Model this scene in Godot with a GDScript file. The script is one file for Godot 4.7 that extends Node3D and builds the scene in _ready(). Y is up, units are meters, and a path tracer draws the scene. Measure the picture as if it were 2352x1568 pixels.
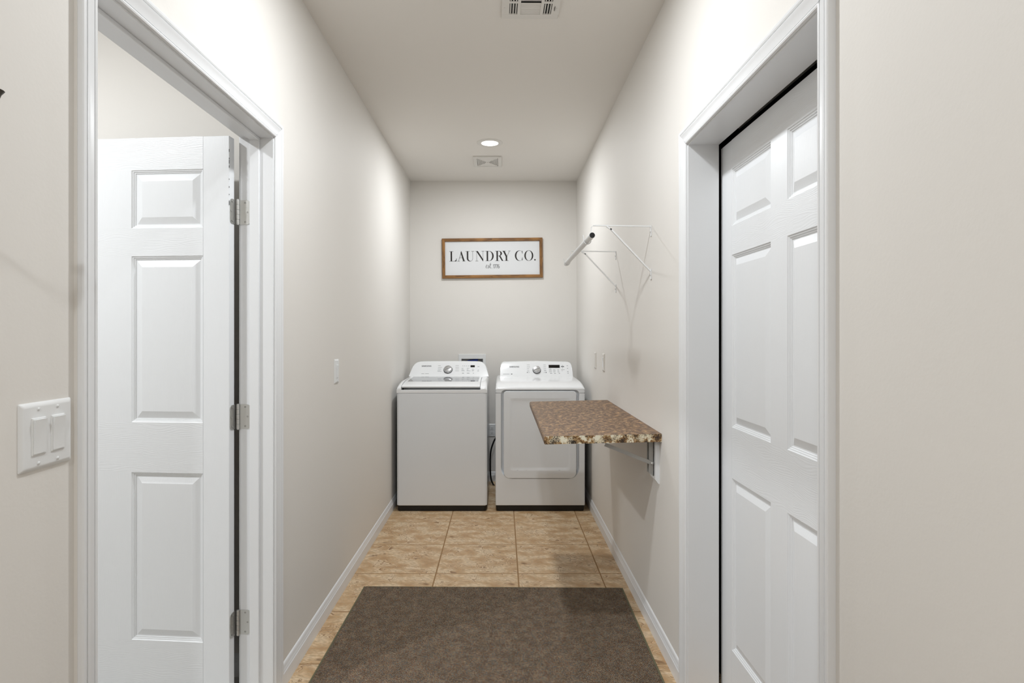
extends Node3D
# A narrow laundry room seen from its doorway end. Metres, y up; "d" below is distance in front of the camera (-z).

const XL := -0.837    # left wall face
const XR := 0.687     # right wall face
const CEIL := 2.744
const DB := 5.47      # back wall face
const DF := -2.6      # wall behind the camera
const JL := -0.955    # room side of the left wall
const ROOM_X := -3.05
const ROOM_D0 := -0.4
const ROOM_D1 := 2.357

var M := {}
var taken := {}

# ---------------------------------------------------------------- mesh builder
class MB:
	var t: Array[PackedVector3Array] = []
	var v := PackedVector3Array()

	func tri(a: Vector3, b: Vector3, c: Vector3) -> void:
		v.append(a); v.append(b); v.append(c)

	func quad(a: Vector3, b: Vector3, c: Vector3, d: Vector3) -> void:
		tri(a, b, c); tri(a, c, d)

	# rings of equal length joined into a closed body; turned so that its faces look outwards
	func loft(rings: Array, cap0 := true, cap1 := true) -> void:
		var w := PackedVector3Array()
		var n: int = rings[0].size()
		for i in rings.size() - 1:
			var r0: PackedVector3Array = rings[i]
			var r1: PackedVector3Array = rings[i + 1]
			for j in n:
				var k := (j + 1) % n
				w.append_array([r0[j], r0[k], r1[k], r0[j], r1[k], r1[j]])
		for e in 2:
			if (e == 0 and not cap0) or (e == 1 and not cap1):
				continue
			var r: PackedVector3Array = rings[0] if e == 0 else rings[rings.size() - 1]
			var m := Vector3.ZERO
			for p in r:
				m += p
			m /= n
			for j in n:
				var k := (j + 1) % n
				if e == 0:
					w.append_array([m, r[k], r[j]])
				else:
					w.append_array([m, r[j], r[k]])
		var vol := 0.0
		for i in range(0, w.size(), 3):
			vol += (w[i] - w[0]).dot((w[i + 1] - w[0]).cross(w[i + 2] - w[0]))
		for i in range(0, w.size(), 3):
			if vol > 0.0:
				tri(w[i], w[i + 2], w[i + 1])
			else:
				tri(w[i], w[i + 1], w[i + 2])

	func box(a: Vector3, b: Vector3, c := 0.0) -> void:
		var lo := Vector3(minf(a.x, b.x), minf(a.y, b.y), minf(a.z, b.z))
		var hi := Vector3(maxf(a.x, b.x), maxf(a.y, b.y), maxf(a.z, b.z))
		var rings := []
		var ys := [[lo.y, c], [lo.y + c, 0.0], [hi.y - c, 0.0], [hi.y, c]] if c > 0.0 else [[lo.y, 0.0], [hi.y, 0.0]]
		for q in ys:
			var y: float = q[0]
			var e: float = q[1]
			if c > 0.0:
				rings.append(PackedVector3Array([
					Vector3(lo.x + c, y, lo.z + e), Vector3(hi.x - c, y, lo.z + e), Vector3(hi.x - e, y, lo.z + c), Vector3(hi.x - e, y, hi.z - c),
					Vector3(hi.x - c, y, hi.z - e), Vector3(lo.x + c, y, hi.z - e), Vector3(lo.x + e, y, hi.z - c), Vector3(lo.x + e, y, lo.z + c)]))
			else:
				rings.append(PackedVector3Array([Vector3(lo.x, y, lo.z), Vector3(hi.x, y, lo.z), Vector3(hi.x, y, hi.z), Vector3(lo.x, y, hi.z)]))
		loft(rings)

	# profile of (radius, height) turned round the y axis of f
	func lathe(profile: Array, f := Transform3D(), seg := 32, cap0 := true, cap1 := true) -> void:
		var rings := []
		for p in profile:
			var ring := PackedVector3Array()
			for k in seg:
				var a := TAU * k / seg
				ring.append(f * Vector3(cos(a) * p.x, p.y, sin(a) * p.x))
			rings.append(ring)
		loft(rings, cap0, cap1)

	func tube(path: PackedVector3Array, r: float, seg := 10) -> void:
		var rings := []
		var up := Vector3(0.013, 0.021, 1.0).normalized()
		for i in path.size():
			var dir := (path[mini(i + 1, path.size() - 1)] - path[maxi(i - 1, 0)]).normalized()
			var side := dir.cross(up)
			if side.length() < 0.05:
				side = dir.cross(Vector3.UP)
			side = side.normalized()
			var top := side.cross(dir).normalized()
			var ring := PackedVector3Array()
			for k in seg:
				var a := TAU * k / seg
				ring.append(path[i] + (side * cos(a) + top * sin(a)) * r)
			rings.append(ring)
		loft(rings)

	# flat bar of rectangular section from a to b
	func bar(a: Vector3, b: Vector3, wide: Vector3, w: float, h: float) -> void:
		var dir := (b - a).normalized()
		var s := (wide - dir * wide.dot(dir)).normalized() * w / 2
		var u := dir.cross(s).normalized() * h / 2
		loft([PackedVector3Array([a - s - u, a + s - u, a + s + u, a - s + u]), PackedVector3Array([b - s - u, b + s - u, b + s + u, b - s + u])])

	func build(angle := 38.0) -> ArrayMesh:
		var near := cos(deg_to_rad(angle))
		var at := {}
		var fn := PackedVector3Array()
		var n := v.size()
		fn.resize(n / 3)
		for i in range(0, n, 3):
			var a := (v[i + 2] - v[i]).cross(v[i + 1] - v[i])
			fn[i / 3] = a
			for k in 3:
				var key := Vector3i((v[i + k] * 50000.0).round())
				if not at.has(key):
					at[key] = PackedInt32Array()
				at[key].append(i / 3)
		var nn := PackedVector3Array()
		nn.resize(n)
		for i in n:
			var me := fn[i / 3]
			var mine := me.normalized()
			var sum := Vector3.ZERO
			for f in at[Vector3i((v[i] * 50000.0).round())]:
				if fn[f].normalized().dot(mine) > near:
					sum += fn[f]
			nn[i] = sum.normalized() if sum.length() > 0.0 else Vector3.UP
		var arr := []
		arr.resize(Mesh.ARRAY_MAX)
		arr[Mesh.ARRAY_VERTEX] = v
		arr[Mesh.ARRAY_NORMAL] = nn
		var m := ArrayMesh.new()
		m.add_surface_from_arrays(Mesh.PRIMITIVE_TRIANGLES, arr)
		return m

# ---------------------------------------------------------------- naming helpers
func numbered(called: String) -> String:
	var k: int = taken.get(called, 0)
	taken[called] = k + 1
	return called if k == 0 else "%s_%03d" % [called, k]

func part(called: String, b: MB, m: Material, parent: Node3D, at := Vector3.ZERO, angle := 38.0) -> MeshInstance3D:
	return part_mesh(called, b.build(angle), m, parent, at)

func part_mesh(called: String, mesh: Mesh, m: Material, parent: Node3D, at := Vector3.ZERO) -> MeshInstance3D:
	var o := MeshInstance3D.new()
	o.name = called
	o.mesh = mesh
	o.material_override = m
	parent.add_child(o, true)
	o.position = at
	return o

func thing(called: String, label: String, category: String, at := Vector3.ZERO, group := "") -> Node3D:
	var o := Node3D.new()
	o.name = numbered(called)
	add_child(o)
	o.position = at
	o.set_meta("label", label)
	o.set_meta("category", category)
	if group:
		o.set_meta("group", group)
	return o

func tag(o: Node, label: String, category: String, group := "") -> void:
	o.set_meta("label", label)
	o.set_meta("category", category)
	if group:
		o.set_meta("group", group)

func frame(called: String, label: String, category: String, at := Vector3.ZERO) -> Node3D:   # a piece of the setting with parts
	var o := thing(called, label, category, at)
	o.set_meta("kind", "structure")
	return o

func struct(called: String, b: MB, m: Material, label: String, category: String) -> MeshInstance3D:
	var o := part(called, b, m, self)
	tag(o, label, category)
	o.set_meta("kind", "structure")
	return o

func P(x: float, y: float, d: float) -> Vector3:
	return Vector3(x, y, -d)

# ---------------------------------------------------------------- materials
func mat(c: Color, rough := 0.5, metal := 0.0, spec := 0.5) -> StandardMaterial3D:
	var m := StandardMaterial3D.new()
	m.albedo_color = c
	m.roughness = rough
	m.metallic = metal
	m.metallic_specular = spec
	return m

func noise(seed_: int, freq: float, oct := 4, type := FastNoiseLite.TYPE_SIMPLEX_SMOOTH) -> FastNoiseLite:
	var n := FastNoiseLite.new()
	n.seed = seed_
	n.frequency = freq
	n.noise_type = type
	n.fractal_octaves = oct
	return n

func picture(w: int, h: int, f: Callable) -> ImageTexture:
	var bytes := PackedByteArray()
	bytes.resize(w * h * 3)
	var i := 0
	for y in h:
		for x in w:
			var c: Color = f.call(x, y)
			bytes[i] = int(clampf(c.r, 0, 1) * 255.0)
			bytes[i + 1] = int(clampf(c.g, 0, 1) * 255.0)
			bytes[i + 2] = int(clampf(c.b, 0, 1) * 255.0)
			i += 3
	return ImageTexture.create_from_image(Image.create_from_data(w, h, false, Image.FORMAT_RGB8, bytes))

func triplanar(m: StandardMaterial3D, size: Vector3, world := false, offset := Vector3.ZERO) -> void:
	m.uv1_triplanar = true
	m.uv1_world_triplanar = world
	m.uv1_triplanar_sharpness = 8.0
	m.uv1_scale = Vector3(1.0 / size.x, 1.0 / size.y, 1.0 / size.z)
	m.uv1_offset = offset

func bump(m: StandardMaterial3D, tex: Texture2D, cm: float) -> void:
	m.heightmap_enabled = true
	m.heightmap_texture = tex
	m.heightmap_scale = cm

func grey(tex_size: int, f: Callable) -> ImageTexture:
	return picture(tex_size, tex_size, func(x, y):
		var g: float = f.call(x, y)
		return Color(g, g, g))

func make_materials() -> void:
	# paint with a fine roller texture
	var peel := NoiseTexture2D.new()
	peel.width = 512
	peel.height = 512
	peel.seamless = true
	peel.noise = noise(3, 0.03, 3)
	M.wall = mat(Color(0.89, 0.877, 0.856), 0.62, 0, 0.4)
	triplanar(M.wall, Vector3.ONE * 0.22, true)
	bump(M.wall, peel, 0.012)
	M.ceiling = mat(Color(0.922, 0.909, 0.888), 0.8, 0, 0.3)
	triplanar(M.ceiling, Vector3.ONE * 0.22, true)
	bump(M.ceiling, peel, 0.008)
	M.trim = mat(Color(0.905, 0.91, 0.915), 0.32)
	M.void = mat(Color(0.12, 0.12, 0.12), 0.9, 0, 0.1)

	# embossed wood grain of the moulded doors: lines along one axis, bent round a few arches
	var gn := noise(11, 0.012, 2)
	var gf := noise(12, 0.06, 2)
	var upright := func(x, y):
		var bend: float = gn.get_noise_2d(x * 0.8, y * 0.25) * 7.0
		return 0.5 + 0.36 * sin(x * 0.98 + bend * 2.6) * (0.6 + 0.4 * gf.get_noise_2d(x * 2.0, y * 0.15)) + 0.2 * gf.get_noise_2d(x * 4.0, y * 0.2)
	M.door_v = mat(Color(0.90, 0.908, 0.916), 0.36)
	triplanar(M.door_v, Vector3.ONE * 0.55)
	bump(M.door_v, grey(640, upright), 0.016)
	var level := func(x, y):
		var bend: float = gn.get_noise_2d(x * 0.25, y * 0.8) * 7.0
		return 0.5 + 0.36 * sin(y * 0.98 + bend * 2.6) * (0.6 + 0.4 * gf.get_noise_2d(x * 0.15, y * 2.0)) + 0.2 * gf.get_noise_2d(x * 0.2, y * 4.0)
	M.door_h = mat(Color(0.90, 0.908, 0.916), 0.36)
	triplanar(M.door_h, Vector3.ONE * 0.55)
	bump(M.door_h, grey(640, level), 0.034)

	# travertine-look floor tiles, four prints
	M.tiles = []
	for k in 4:
		var lowf := noise(20 + k, 0.0065, 5)
		var fine := noise(40 + k, 0.05, 5)
		var vein := noise(60 + k, 0.0042, 2)
		var wx := noise(100 + k, 0.0085, 3)
		var where := noise(80 + k, 0.0052, 1)
		var tex := picture(420, 420, func(x, y):
			var u: float = x + 0.3 * y
			var w: float = y * 1.15 - 0.35 * x
			var a: float = lowf.get_noise_2d(u, w * 1.2)
			var b: float = fine.get_noise_2d(u * 0.7, w * 1.2)
			var vv: float = vein.get_noise_2d(u + 45.0 * wx.get_noise_2d(x, y) + 3.0 * b, w * 1.2 + 45.0 * wx.get_noise_2d(x + 900.0, y))
			var mask: float = smoothstep(0.0, 0.25, where.get_noise_2d(x, y))
			var band: float = fposmod(vv * 4.6, 1.0)
			var line: float = smoothstep(0.78, 0.975, band) * (1.0 - smoothstep(0.97, 1.0, band))
			var lite: float = 1.0 - smoothstep(0.0, 0.42, band)
			var crack: float = exp(-pow(vein.get_noise_2d(u * 0.55 + 500.0 + 25.0 * wx.get_noise_2d(x + 200.0, y), w * 1.5 + 300.0) / 0.016, 2.0)) * smoothstep(0.05, 0.3, lowf.get_noise_2d(x * 1.4 + 600.0, y * 1.4))
			var c := Color(0.775, 0.655, 0.505).lerp(Color(0.825, 0.73, 0.60), smoothstep(-0.1, 0.4, a + 0.35 * b))
			c = c.lerp(Color(0.675, 0.53, 0.37), smoothstep(0.05, 0.5, -a + 0.45 * b) * 0.7)
			c = c.lerp(Color(0.90, 0.82, 0.71), lite * mask * 0.5)
			c = c.lerp(Color(0.47, 0.34, 0.215), line * mask * 0.72)
			c = c.lerp(Color(0.42, 0.32, 0.225), crack * 0.6)
			return c * (1.0 + 0.13 * b))
		var m := mat(Color(1, 1, 1), 0.42)
		m.albedo_texture = tex
		triplanar(m, Vector3.ONE * 0.46, false, Vector3.ONE * 0.5)
		M.tiles.append(m)
	M.side_tile = mat(Color(0.74, 0.735, 0.72), 0.5)
	M.grout = mat(Color(0.60, 0.48, 0.35), 0.9, 0, 0.2)

	# flat-woven runner: slanting loops of mixed yarn
	var rng := RandomNumberGenerator.new()
	rng.seed = 7
	var yarn := []
	var shades := [Color(0.53, 0.455, 0.385), Color(0.47, 0.40, 0.335), Color(0.575, 0.515, 0.45), Color(0.44, 0.435, 0.405), Color(0.48, 0.37, 0.31), Color(0.40, 0.33, 0.28), Color(0.60, 0.535, 0.455), Color(0.43, 0.44, 0.445)]
	for i in 256 * 256:
		yarn.append(shades[rng.randi() % shades.size()])
	var blotch := noise(5, 0.01, 3)
	var loop := func(x, y):
		var row := int(y / 4.0)
		var fx := fposmod(x + row * 1.7, 5.0) / 5.0
		var fy := fposmod(float(y), 4.0) / 4.0
		return clampf(1.2 - 1.5 * (absf(fx - 0.5) * 1.2 + absf(fy - 0.5 - (fx - 0.5) * 0.7) * 1.2), 0.0, 1.0)
	M.rug = mat(Color(1.0, 0.985, 0.955), 0.95, 0, 0.2)
	M.rug.albedo_texture = picture(1020, 1020, func(x, y):
		var row := int(y / 4.0)
		var col := int((x + row * 1.7) / 5.0)
		var c: Color = yarn[(row & 255) * 256 + (col & 255)]
		var l: float = loop.call(x, y)  # shading put into the yarn colour: dark loop gaps, highlighted crowns
		return c * ((0.40 + 1.28 * l) * (1.0 + 0.13 * blotch.get_noise_2d(x, y))))
	triplanar(M.rug, Vector3.ONE * 0.72)
	bump(M.rug, grey(1020, loop), 0.12)
	M.rug_edge = mat(Color(0.43, 0.415, 0.335), 0.9, 0, 0.2)

	# granite-look laminate: the top and its cut end
	var g1 := noise(31, 0.012, 4)
	var g2 := noise(32, 0.022, 4)
	var g3 := noise(33, 0.06, 3)
	var g4 := noise(34, 0.014, 2)
	M.laminate = mat(Color(1, 0.93, 0.85), 0.42, 0, 0.38)
	M.laminate.albedo_texture = picture(900, 900, func(x, y):
		var a: float = g1.get_noise_2d(x * 1.6, y)
		var b: float = g2.get_noise_2d(x * 0.8, y * 0.8)
		var s: float = g3.get_noise_2d(x * 0.6, y * 0.6)
		var c := Color(0.40, 0.33, 0.27).lerp(Color(0.53, 0.455, 0.375), smoothstep(-0.3, 0.4, a + 0.5 * b))
		c = c.lerp(Color(0.74, 0.64, 0.49), smoothstep(0.18, 0.42, b + 0.3 * s) * 0.8)
		c = c.lerp(Color(0.26, 0.205, 0.165), smoothstep(0.05, 0.4, s - 0.5 * a) * 0.7)
		c = c.lerp(Color(0.68, 0.52, 0.32), smoothstep(0.2, 0.5, g4.get_noise_2d(x * 2.0, y * 2.0)) * 0.35)
		var thread: float = exp(-pow(g1.get_noise_2d(x * 1.2 + 60.0 * b, y * 2.2 + 700.0) / 0.045, 2.0))
		return c.lerp(Color(0.74, 0.65, 0.53), thread * 0.42))
	triplanar(M.laminate, Vector3.ONE * 0.62, false, Vector3(0.2, 0.1, 0.3))
	M.laminate_end = mat(Color(1, 1, 1), 0.4)
	M.laminate_end.albedo_texture = picture(900, 900, func(x, y):
		var a: float = g1.get_noise_2d(x * 0.9 + 300.0, y)
		var b: float = g2.get_noise_2d(x * 2.6, y * 2.6)
		var s: float = g3.get_noise_2d(x * 2.4, y * 2.4)
		var z: float = g4.get_noise_2d(x, y + 200.0)
		var c := Color(0.70, 0.585, 0.42).lerp(Color(0.84, 0.79, 0.68), smoothstep(-0.1, 0.2, a))
		c = c.lerp(Color(0.90, 0.88, 0.80), smoothstep(0.12, 0.35, z) * 0.9)
		c = c.lerp(Color(0.50, 0.35, 0.19), smoothstep(0.05, 0.4, -a + 0.7 * b) * 0.85)
		c = c.lerp(Color(0.13, 0.11, 0.10), smoothstep(0.22, 0.38, s + 0.3 * b - 0.8 * z - 0.25 * a) * 0.88)
		return c)
	triplanar(M.laminate_end, Vector3.ONE * 0.62, false, Vector3(0.1, 0.1, 0.3))

	# stained wood of the sign frame, grain along x or y
	var wn := noise(51, 0.02, 4)
	var wood := func(x, y):
		var a: float = wn.get_noise_2d(x * 0.35, y * 5.0)
		var b: float = wn.get_noise_2d(x * 0.12 + 500.0, y * 1.2)
		return Color(0.55, 0.385, 0.19).lerp(Color(0.375, 0.245, 0.115), smoothstep(-0.2, 0.45, a)).lerp(Color(0.70, 0.50, 0.26), smoothstep(0.1, 0.5, b) * 0.6)
	M.wood_h = mat(Color(1, 1, 1), 0.6)
	M.wood_h.albedo_texture = picture(512, 256, wood)
	triplanar(M.wood_h, Vector3(0.5, 0.25, 0.25))
	M.wood_v = mat(Color(1, 1, 1), 0.6)
	M.wood_v.albedo_texture = picture(256, 512, func(x, y): return wood.call(y, x))
	triplanar(M.wood_v, Vector3(0.25, 0.5, 0.25))
	M.sign_white = mat(Color(0.88, 0.886, 0.892), 0.6)
	M.ink = mat(Color(0.13, 0.10, 0.09), 0.7)

	M.enamel = mat(Color(0.908, 0.922, 0.936), 0.16)
	M.plastic_white = mat(Color(0.925, 0.93, 0.935), 0.14)
	M.black_plastic = mat(Color(0.03, 0.03, 0.03), 0.5)
	M.seam_shade_and_chips = mat(Color(0.22, 0.22, 0.22), 0.7)  # dark grey for the dryer's painted seam shadow and the door's paint chips
	M.lid_glass = mat(Color(0.56, 0.57, 0.58), 0.04)
	M.display = mat(Color(0.02, 0.02, 0.025), 0.08)
	M.print_grey = mat(Color(0.62, 0.63, 0.64), 0.5)
	M.print_dark = mat(Color(0.22, 0.22, 0.23), 0.5)
	M.chrome = mat(Color(0.74, 0.74, 0.74), 0.28, 1.0)
	M.nickel = mat(Color(0.80, 0.80, 0.79), 0.38, 0.9)
	M.hook_metal = mat(Color(0.34, 0.33, 0.31), 0.4, 1.0)
	M.white_metal = mat(Color(0.90, 0.905, 0.905), 0.35)
	M.grey_metal = mat(Color(0.66, 0.655, 0.64), 0.45, 0.3)
	M.plate = mat(Color(0.90, 0.905, 0.905), 0.3)
	M.cover_plate = mat(Color(0.86, 0.845, 0.82), 0.4)
	M.slot = mat(Color(0.05, 0.05, 0.05), 0.8)
	M.blue = mat(Color(0.02, 0.20, 0.62), 0.5)
	M.box_grey = mat(Color(0.84, 0.84, 0.82), 0.6)
	M.rubber = mat(Color(0.025, 0.025, 0.025), 0.6)
	M.vent_white = mat(Color(0.885, 0.875, 0.855), 0.5)
	M.lens = mat(Color(1, 1, 1), 0.5)
	M.lens.emission_enabled = true
	M.lens.emission = Color(1, 0.995, 0.98)
	M.lens.emission_energy_multiplier = 3.0

# ---------------------------------------------------------------- shared shapes
func rrect(a0: float, a1: float, b0: float, b1: float, rlow: float, rhigh: float, seg := 6) -> PackedVector2Array:
	var out := PackedVector2Array()
	for q in [[a1 - rlow, b0 + rlow, -PI / 2, rlow], [a1 - rhigh, b1 - rhigh, 0.0, rhigh], [a0 + rhigh, b1 - rhigh, PI / 2, rhigh], [a0 + rlow, b0 + rlow, PI, rlow]]:
		for k in seg + 1:
			var a: float = q[2] + PI / 2 * k / seg
			out.append(Vector2(q[0] + cos(a) * q[3], q[1] + sin(a) * q[3]))
	return out

func ring_xy(p: PackedVector2Array, z: float) -> PackedVector3Array:
	var r := PackedVector3Array()
	for q in p:
		r.append(Vector3(q.x, q.y, z))
	return r

func ring_xz(p: PackedVector2Array, y: float) -> PackedVector3Array:
	var r := PackedVector3Array()
	for q in p:
		r.append(Vector3(q.x, y, q.y))
	return r

const CASING := [Vector2(0, 0), Vector2(0, 0.006), Vector2(0.0015, 0.0088), Vector2(0.005, 0.0102), Vector2(0.0085, 0.0092), Vector2(0.0092, 0.0062), Vector2(0.0104, 0.0062), Vector2(0.0112, 0.0086), Vector2(0.02, 0.0098), Vector2(0.03, 0.0122), Vector2(0.037, 0.0152), Vector2(0.0405, 0.0158), Vector2(0.0412, 0.0126), Vector2(0.0424, 0.0126), Vector2(0.0432, 0.0156), Vector2(0.047, 0.0172), Vector2(0.0535, 0.0172), Vector2(0.0565, 0.0152), Vector2(0.057, 0.0)]

# Door casing on a wall whose face is x = X; n = +1 if it stands out towards +x. Opening (with reveal) d0..d1, up to y1.
func casing(parent: Node3D, X: float, n: float, d0: float, d1: float, y1: float) -> void:
	for leg in 3:
		var b := MB.new()
		var r0 := PackedVector3Array()
		var r1 := PackedVector3Array()
		for p: Vector2 in CASING:
			var x := X + n * p.y
			if leg == 0:
				r0.append(P(x, 0.0, d0 - p.x)); r1.append(P(x, y1 + p.x, d0 - p.x))
			elif leg == 1:
				r0.append(P(x, y1 + p.x, d0 - p.x)); r1.append(P(x, y1 + p.x, d1 + p.x))
			else:
				r0.append(P(x, y1 + p.x, d1 + p.x)); r1.append(P(x, 0.0, d1 + p.x))
		b.loft([r0, r1])
		part("head_casing" if leg == 1 else "side_casing", b, M.trim, parent, Vector3.ZERO, 22.0)

const BASE := [Vector2(0, 0), Vector2(0.013, 0), Vector2(0.013, 0.054), Vector2(0.0115, 0.0565), Vector2(0.0095, 0.059), Vector2(0.009, 0.066), Vector2(0.0068, 0.069), Vector2(0.0066, 0.073), Vector2(0.0052, 0.080), Vector2(0.003, 0.085), Vector2(0, 0.087)]

func baseboard(called: String, a: Vector3, c: Vector3, out: Vector3, label: String) -> void:
	var r0 := PackedVector3Array()
	var r1 := PackedVector3Array()
	for p: Vector2 in BASE:
		r0.append(a + out * p.x + Vector3.UP * p.y)
		r1.append(c + out * p.x + Vector3.UP * p.y)
	var b := MB.new()
	b.loft([r0, r1])
	struct(called, b, M.trim, label, "baseboard")

# Six-panel moulded slab in its own axes: x 0..w from the hinge side, y 0..h, front face at z = 0, back at z = -0.035
func door_slab(parent: Node3D, w: float, h: float, stile: float, pw: float, rows: Array, t := 0.035) -> void:
	var g := 0.0
	var cols := [[stile, stile + pw], [w - stile - pw, w - stile]]
	for s in [[0.0, stile], [w - stile, w]]:
		var b := MB.new()
		b.box(Vector3(s[0], g, -t), Vector3(s[1], h, 0), 0.0012)
		part("stile", b, M.door_v, parent)
	var bounds := [0.0]
	for r in rows:
		bounds.append_array(r)
	bounds.append(h)
	for k in range(0, bounds.size(), 2):
		var b := MB.new()
		b.box(Vector3(stile, bounds[k], -t), Vector3(w - stile, bounds[k + 1], 0))
		part("rail", b, M.door_h, parent)
	for r in rows:
		var mb := MB.new()
		mb.box(Vector3(cols[0][1], r[0], -t), Vector3(cols[1][0], r[1], 0))
		part("mullion", mb, M.door_v, parent)
		for c in cols:
			var p := MB.new()
			var rings := []
			for e in [[0.0, -t + 0.004], [0.0, 0.0], [0.0025, -0.003], [0.0055, -0.0035], [0.0075, -0.0065], [0.0105, -0.007], [0.0125, -0.0098], [0.016, -0.0102], [0.038, -0.0018], [0.040, -0.0012]]:
				rings.append(ring_xy(PackedVector2Array([Vector2(c[0] + e[0], r[0] + e[0]), Vector2(c[1] - e[0], r[0] + e[0]), Vector2(c[1] - e[0], r[1] - e[0]), Vector2(c[0] + e[0], r[1] - e[0])]), e[1]))
			p.loft(rings)
			part("panel", p, M.door_v, parent, Vector3.ZERO, 12.0)

# wall plate in its own axes: x across, y up, stands out along +z
func wall_plate(parent: Node3D, w: float, h: float, m: Material, t := 0.006) -> void:
	var b := MB.new()
	var rings := []
	for e in [[0.0, 0.0], [0.0, 0.0015], [0.0015, 0.003], [0.005, t * 0.85], [0.009, t]]:
		rings.append(ring_xy(rrect(-w / 2 + e[0], w / 2 - e[0], -h / 2 + e[0], h / 2 - e[0], 0.003, 0.003, 3), e[1]))
	b.loft(rings)
	part("plate", b, m, parent)

func screw(parent: Node3D, x: float, y: float, z: float, r := 0.0032, m: Material = null) -> void:
	var b := MB.new()
	var f := Transform3D(Basis(Vector3.RIGHT, PI / 2), Vector3(x, y, z))
	b.lathe([Vector2(r, 0), Vector2(r, 0.0006), Vector2(r * 0.6, 0.0014), Vector2(0.0001, 0.0016)], f, 14)
	var o := part("screw", b, m if m else M.plate, parent)
	var s := MB.new()
	s.bar(Vector3(x - r * 0.62, y - r * 0.25, z + 0.0012), Vector3(x + r * 0.62, y + r * 0.25, z + 0.0012), Vector3(-0.3, 1, 0), 0.0008, 0.0006)
	part("slot", s, M.print_grey, o)

func rocker(parent: Node3D, x: float) -> void:
	var b := MB.new()
	b.box(Vector3(x - 0.0166, -0.0335, 0.004), Vector3(x + 0.0166, 0.0335, 0.0078), 0.001)
	part("rocker_frame", b, M.plate, parent)
	var r := MB.new()
	var x0 := x - 0.0138
	var x1 := x + 0.0138
	var rings := []
	for q in [x0, x1]:
		rings.append(PackedVector3Array([Vector3(q, -0.0305, 0.006), Vector3(q, -0.0305, 0.0088), Vector3(q, 0.0, 0.0088), Vector3(q, 0.0305, 0.0122), Vector3(q, 0.0305, 0.006)]))
	r.loft(rings)
	part("rocker", r, M.plate, parent)

# ---------------------------------------------------------------- lettering drawn as flat shapes (2D points, in the panel's plane)
func flat(b: MB, pts: PackedVector2Array, f: Transform3D) -> void:
	var idx := Geometry2D.triangulate_polygon(pts)
	for i in range(0, idx.size(), 3):
		var a := pts[idx[i]]
		var c := pts[idx[i + 1]]
		var e := pts[idx[i + 2]]
		if (c - a).cross(e - a) > 0.0:
			var s := c; c = e; e = s
		b.tri(f * Vector3(a.x, a.y, 0), f * Vector3(c.x, c.y, 0), f * Vector3(e.x, e.y, 0))

func flat_rect(b: MB, x0: float, y0: float, x1: float, y1: float, f: Transform3D) -> void:
	flat(b, PackedVector2Array([Vector2(x0, y0), Vector2(x1, y0), Vector2(x1, y1), Vector2(x0, y1)]), f)

func flat_arc(b: MB, c0: Vector2, r0: Vector2, c1: Vector2, r1: Vector2, a0: float, a1: float, f: Transform3D, seg := 28) -> void:
	for k in seg:
		var p := deg_to_rad(lerpf(a0, a1, float(k) / seg))
		var q := deg_to_rad(lerpf(a0, a1, float(k + 1) / seg))
		flat(b, PackedVector2Array([c0 + Vector2(cos(p), sin(p)) * r0, c0 + Vector2(cos(q), sin(q)) * r0, c1 + Vector2(cos(q), sin(q)) * r1, c1 + Vector2(cos(p), sin(p)) * r1]), f)

func stroke(b: MB, pts: Array, w: float, f: Transform3D, slant := 0.0) -> void:   # pen strokes; slant > 0 thins the rising ones
	for i in pts.size() - 1:
		var p: Vector2 = pts[i]
		var q: Vector2 = pts[i + 1]
		var dir := (q - p).normalized()
		var ww := w * (1.0 - slant * clampf(0.5 + dir.dot(Vector2(0.6, 0.8)) * 0.5, 0, 1))
		var s := Vector2(-dir.y, dir.x) * ww / 2
		var e := dir * ww * 0.3
		flat(b, PackedVector2Array([p - s - e, q - s + e, q + s + e, p + s - e]), f)

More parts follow.
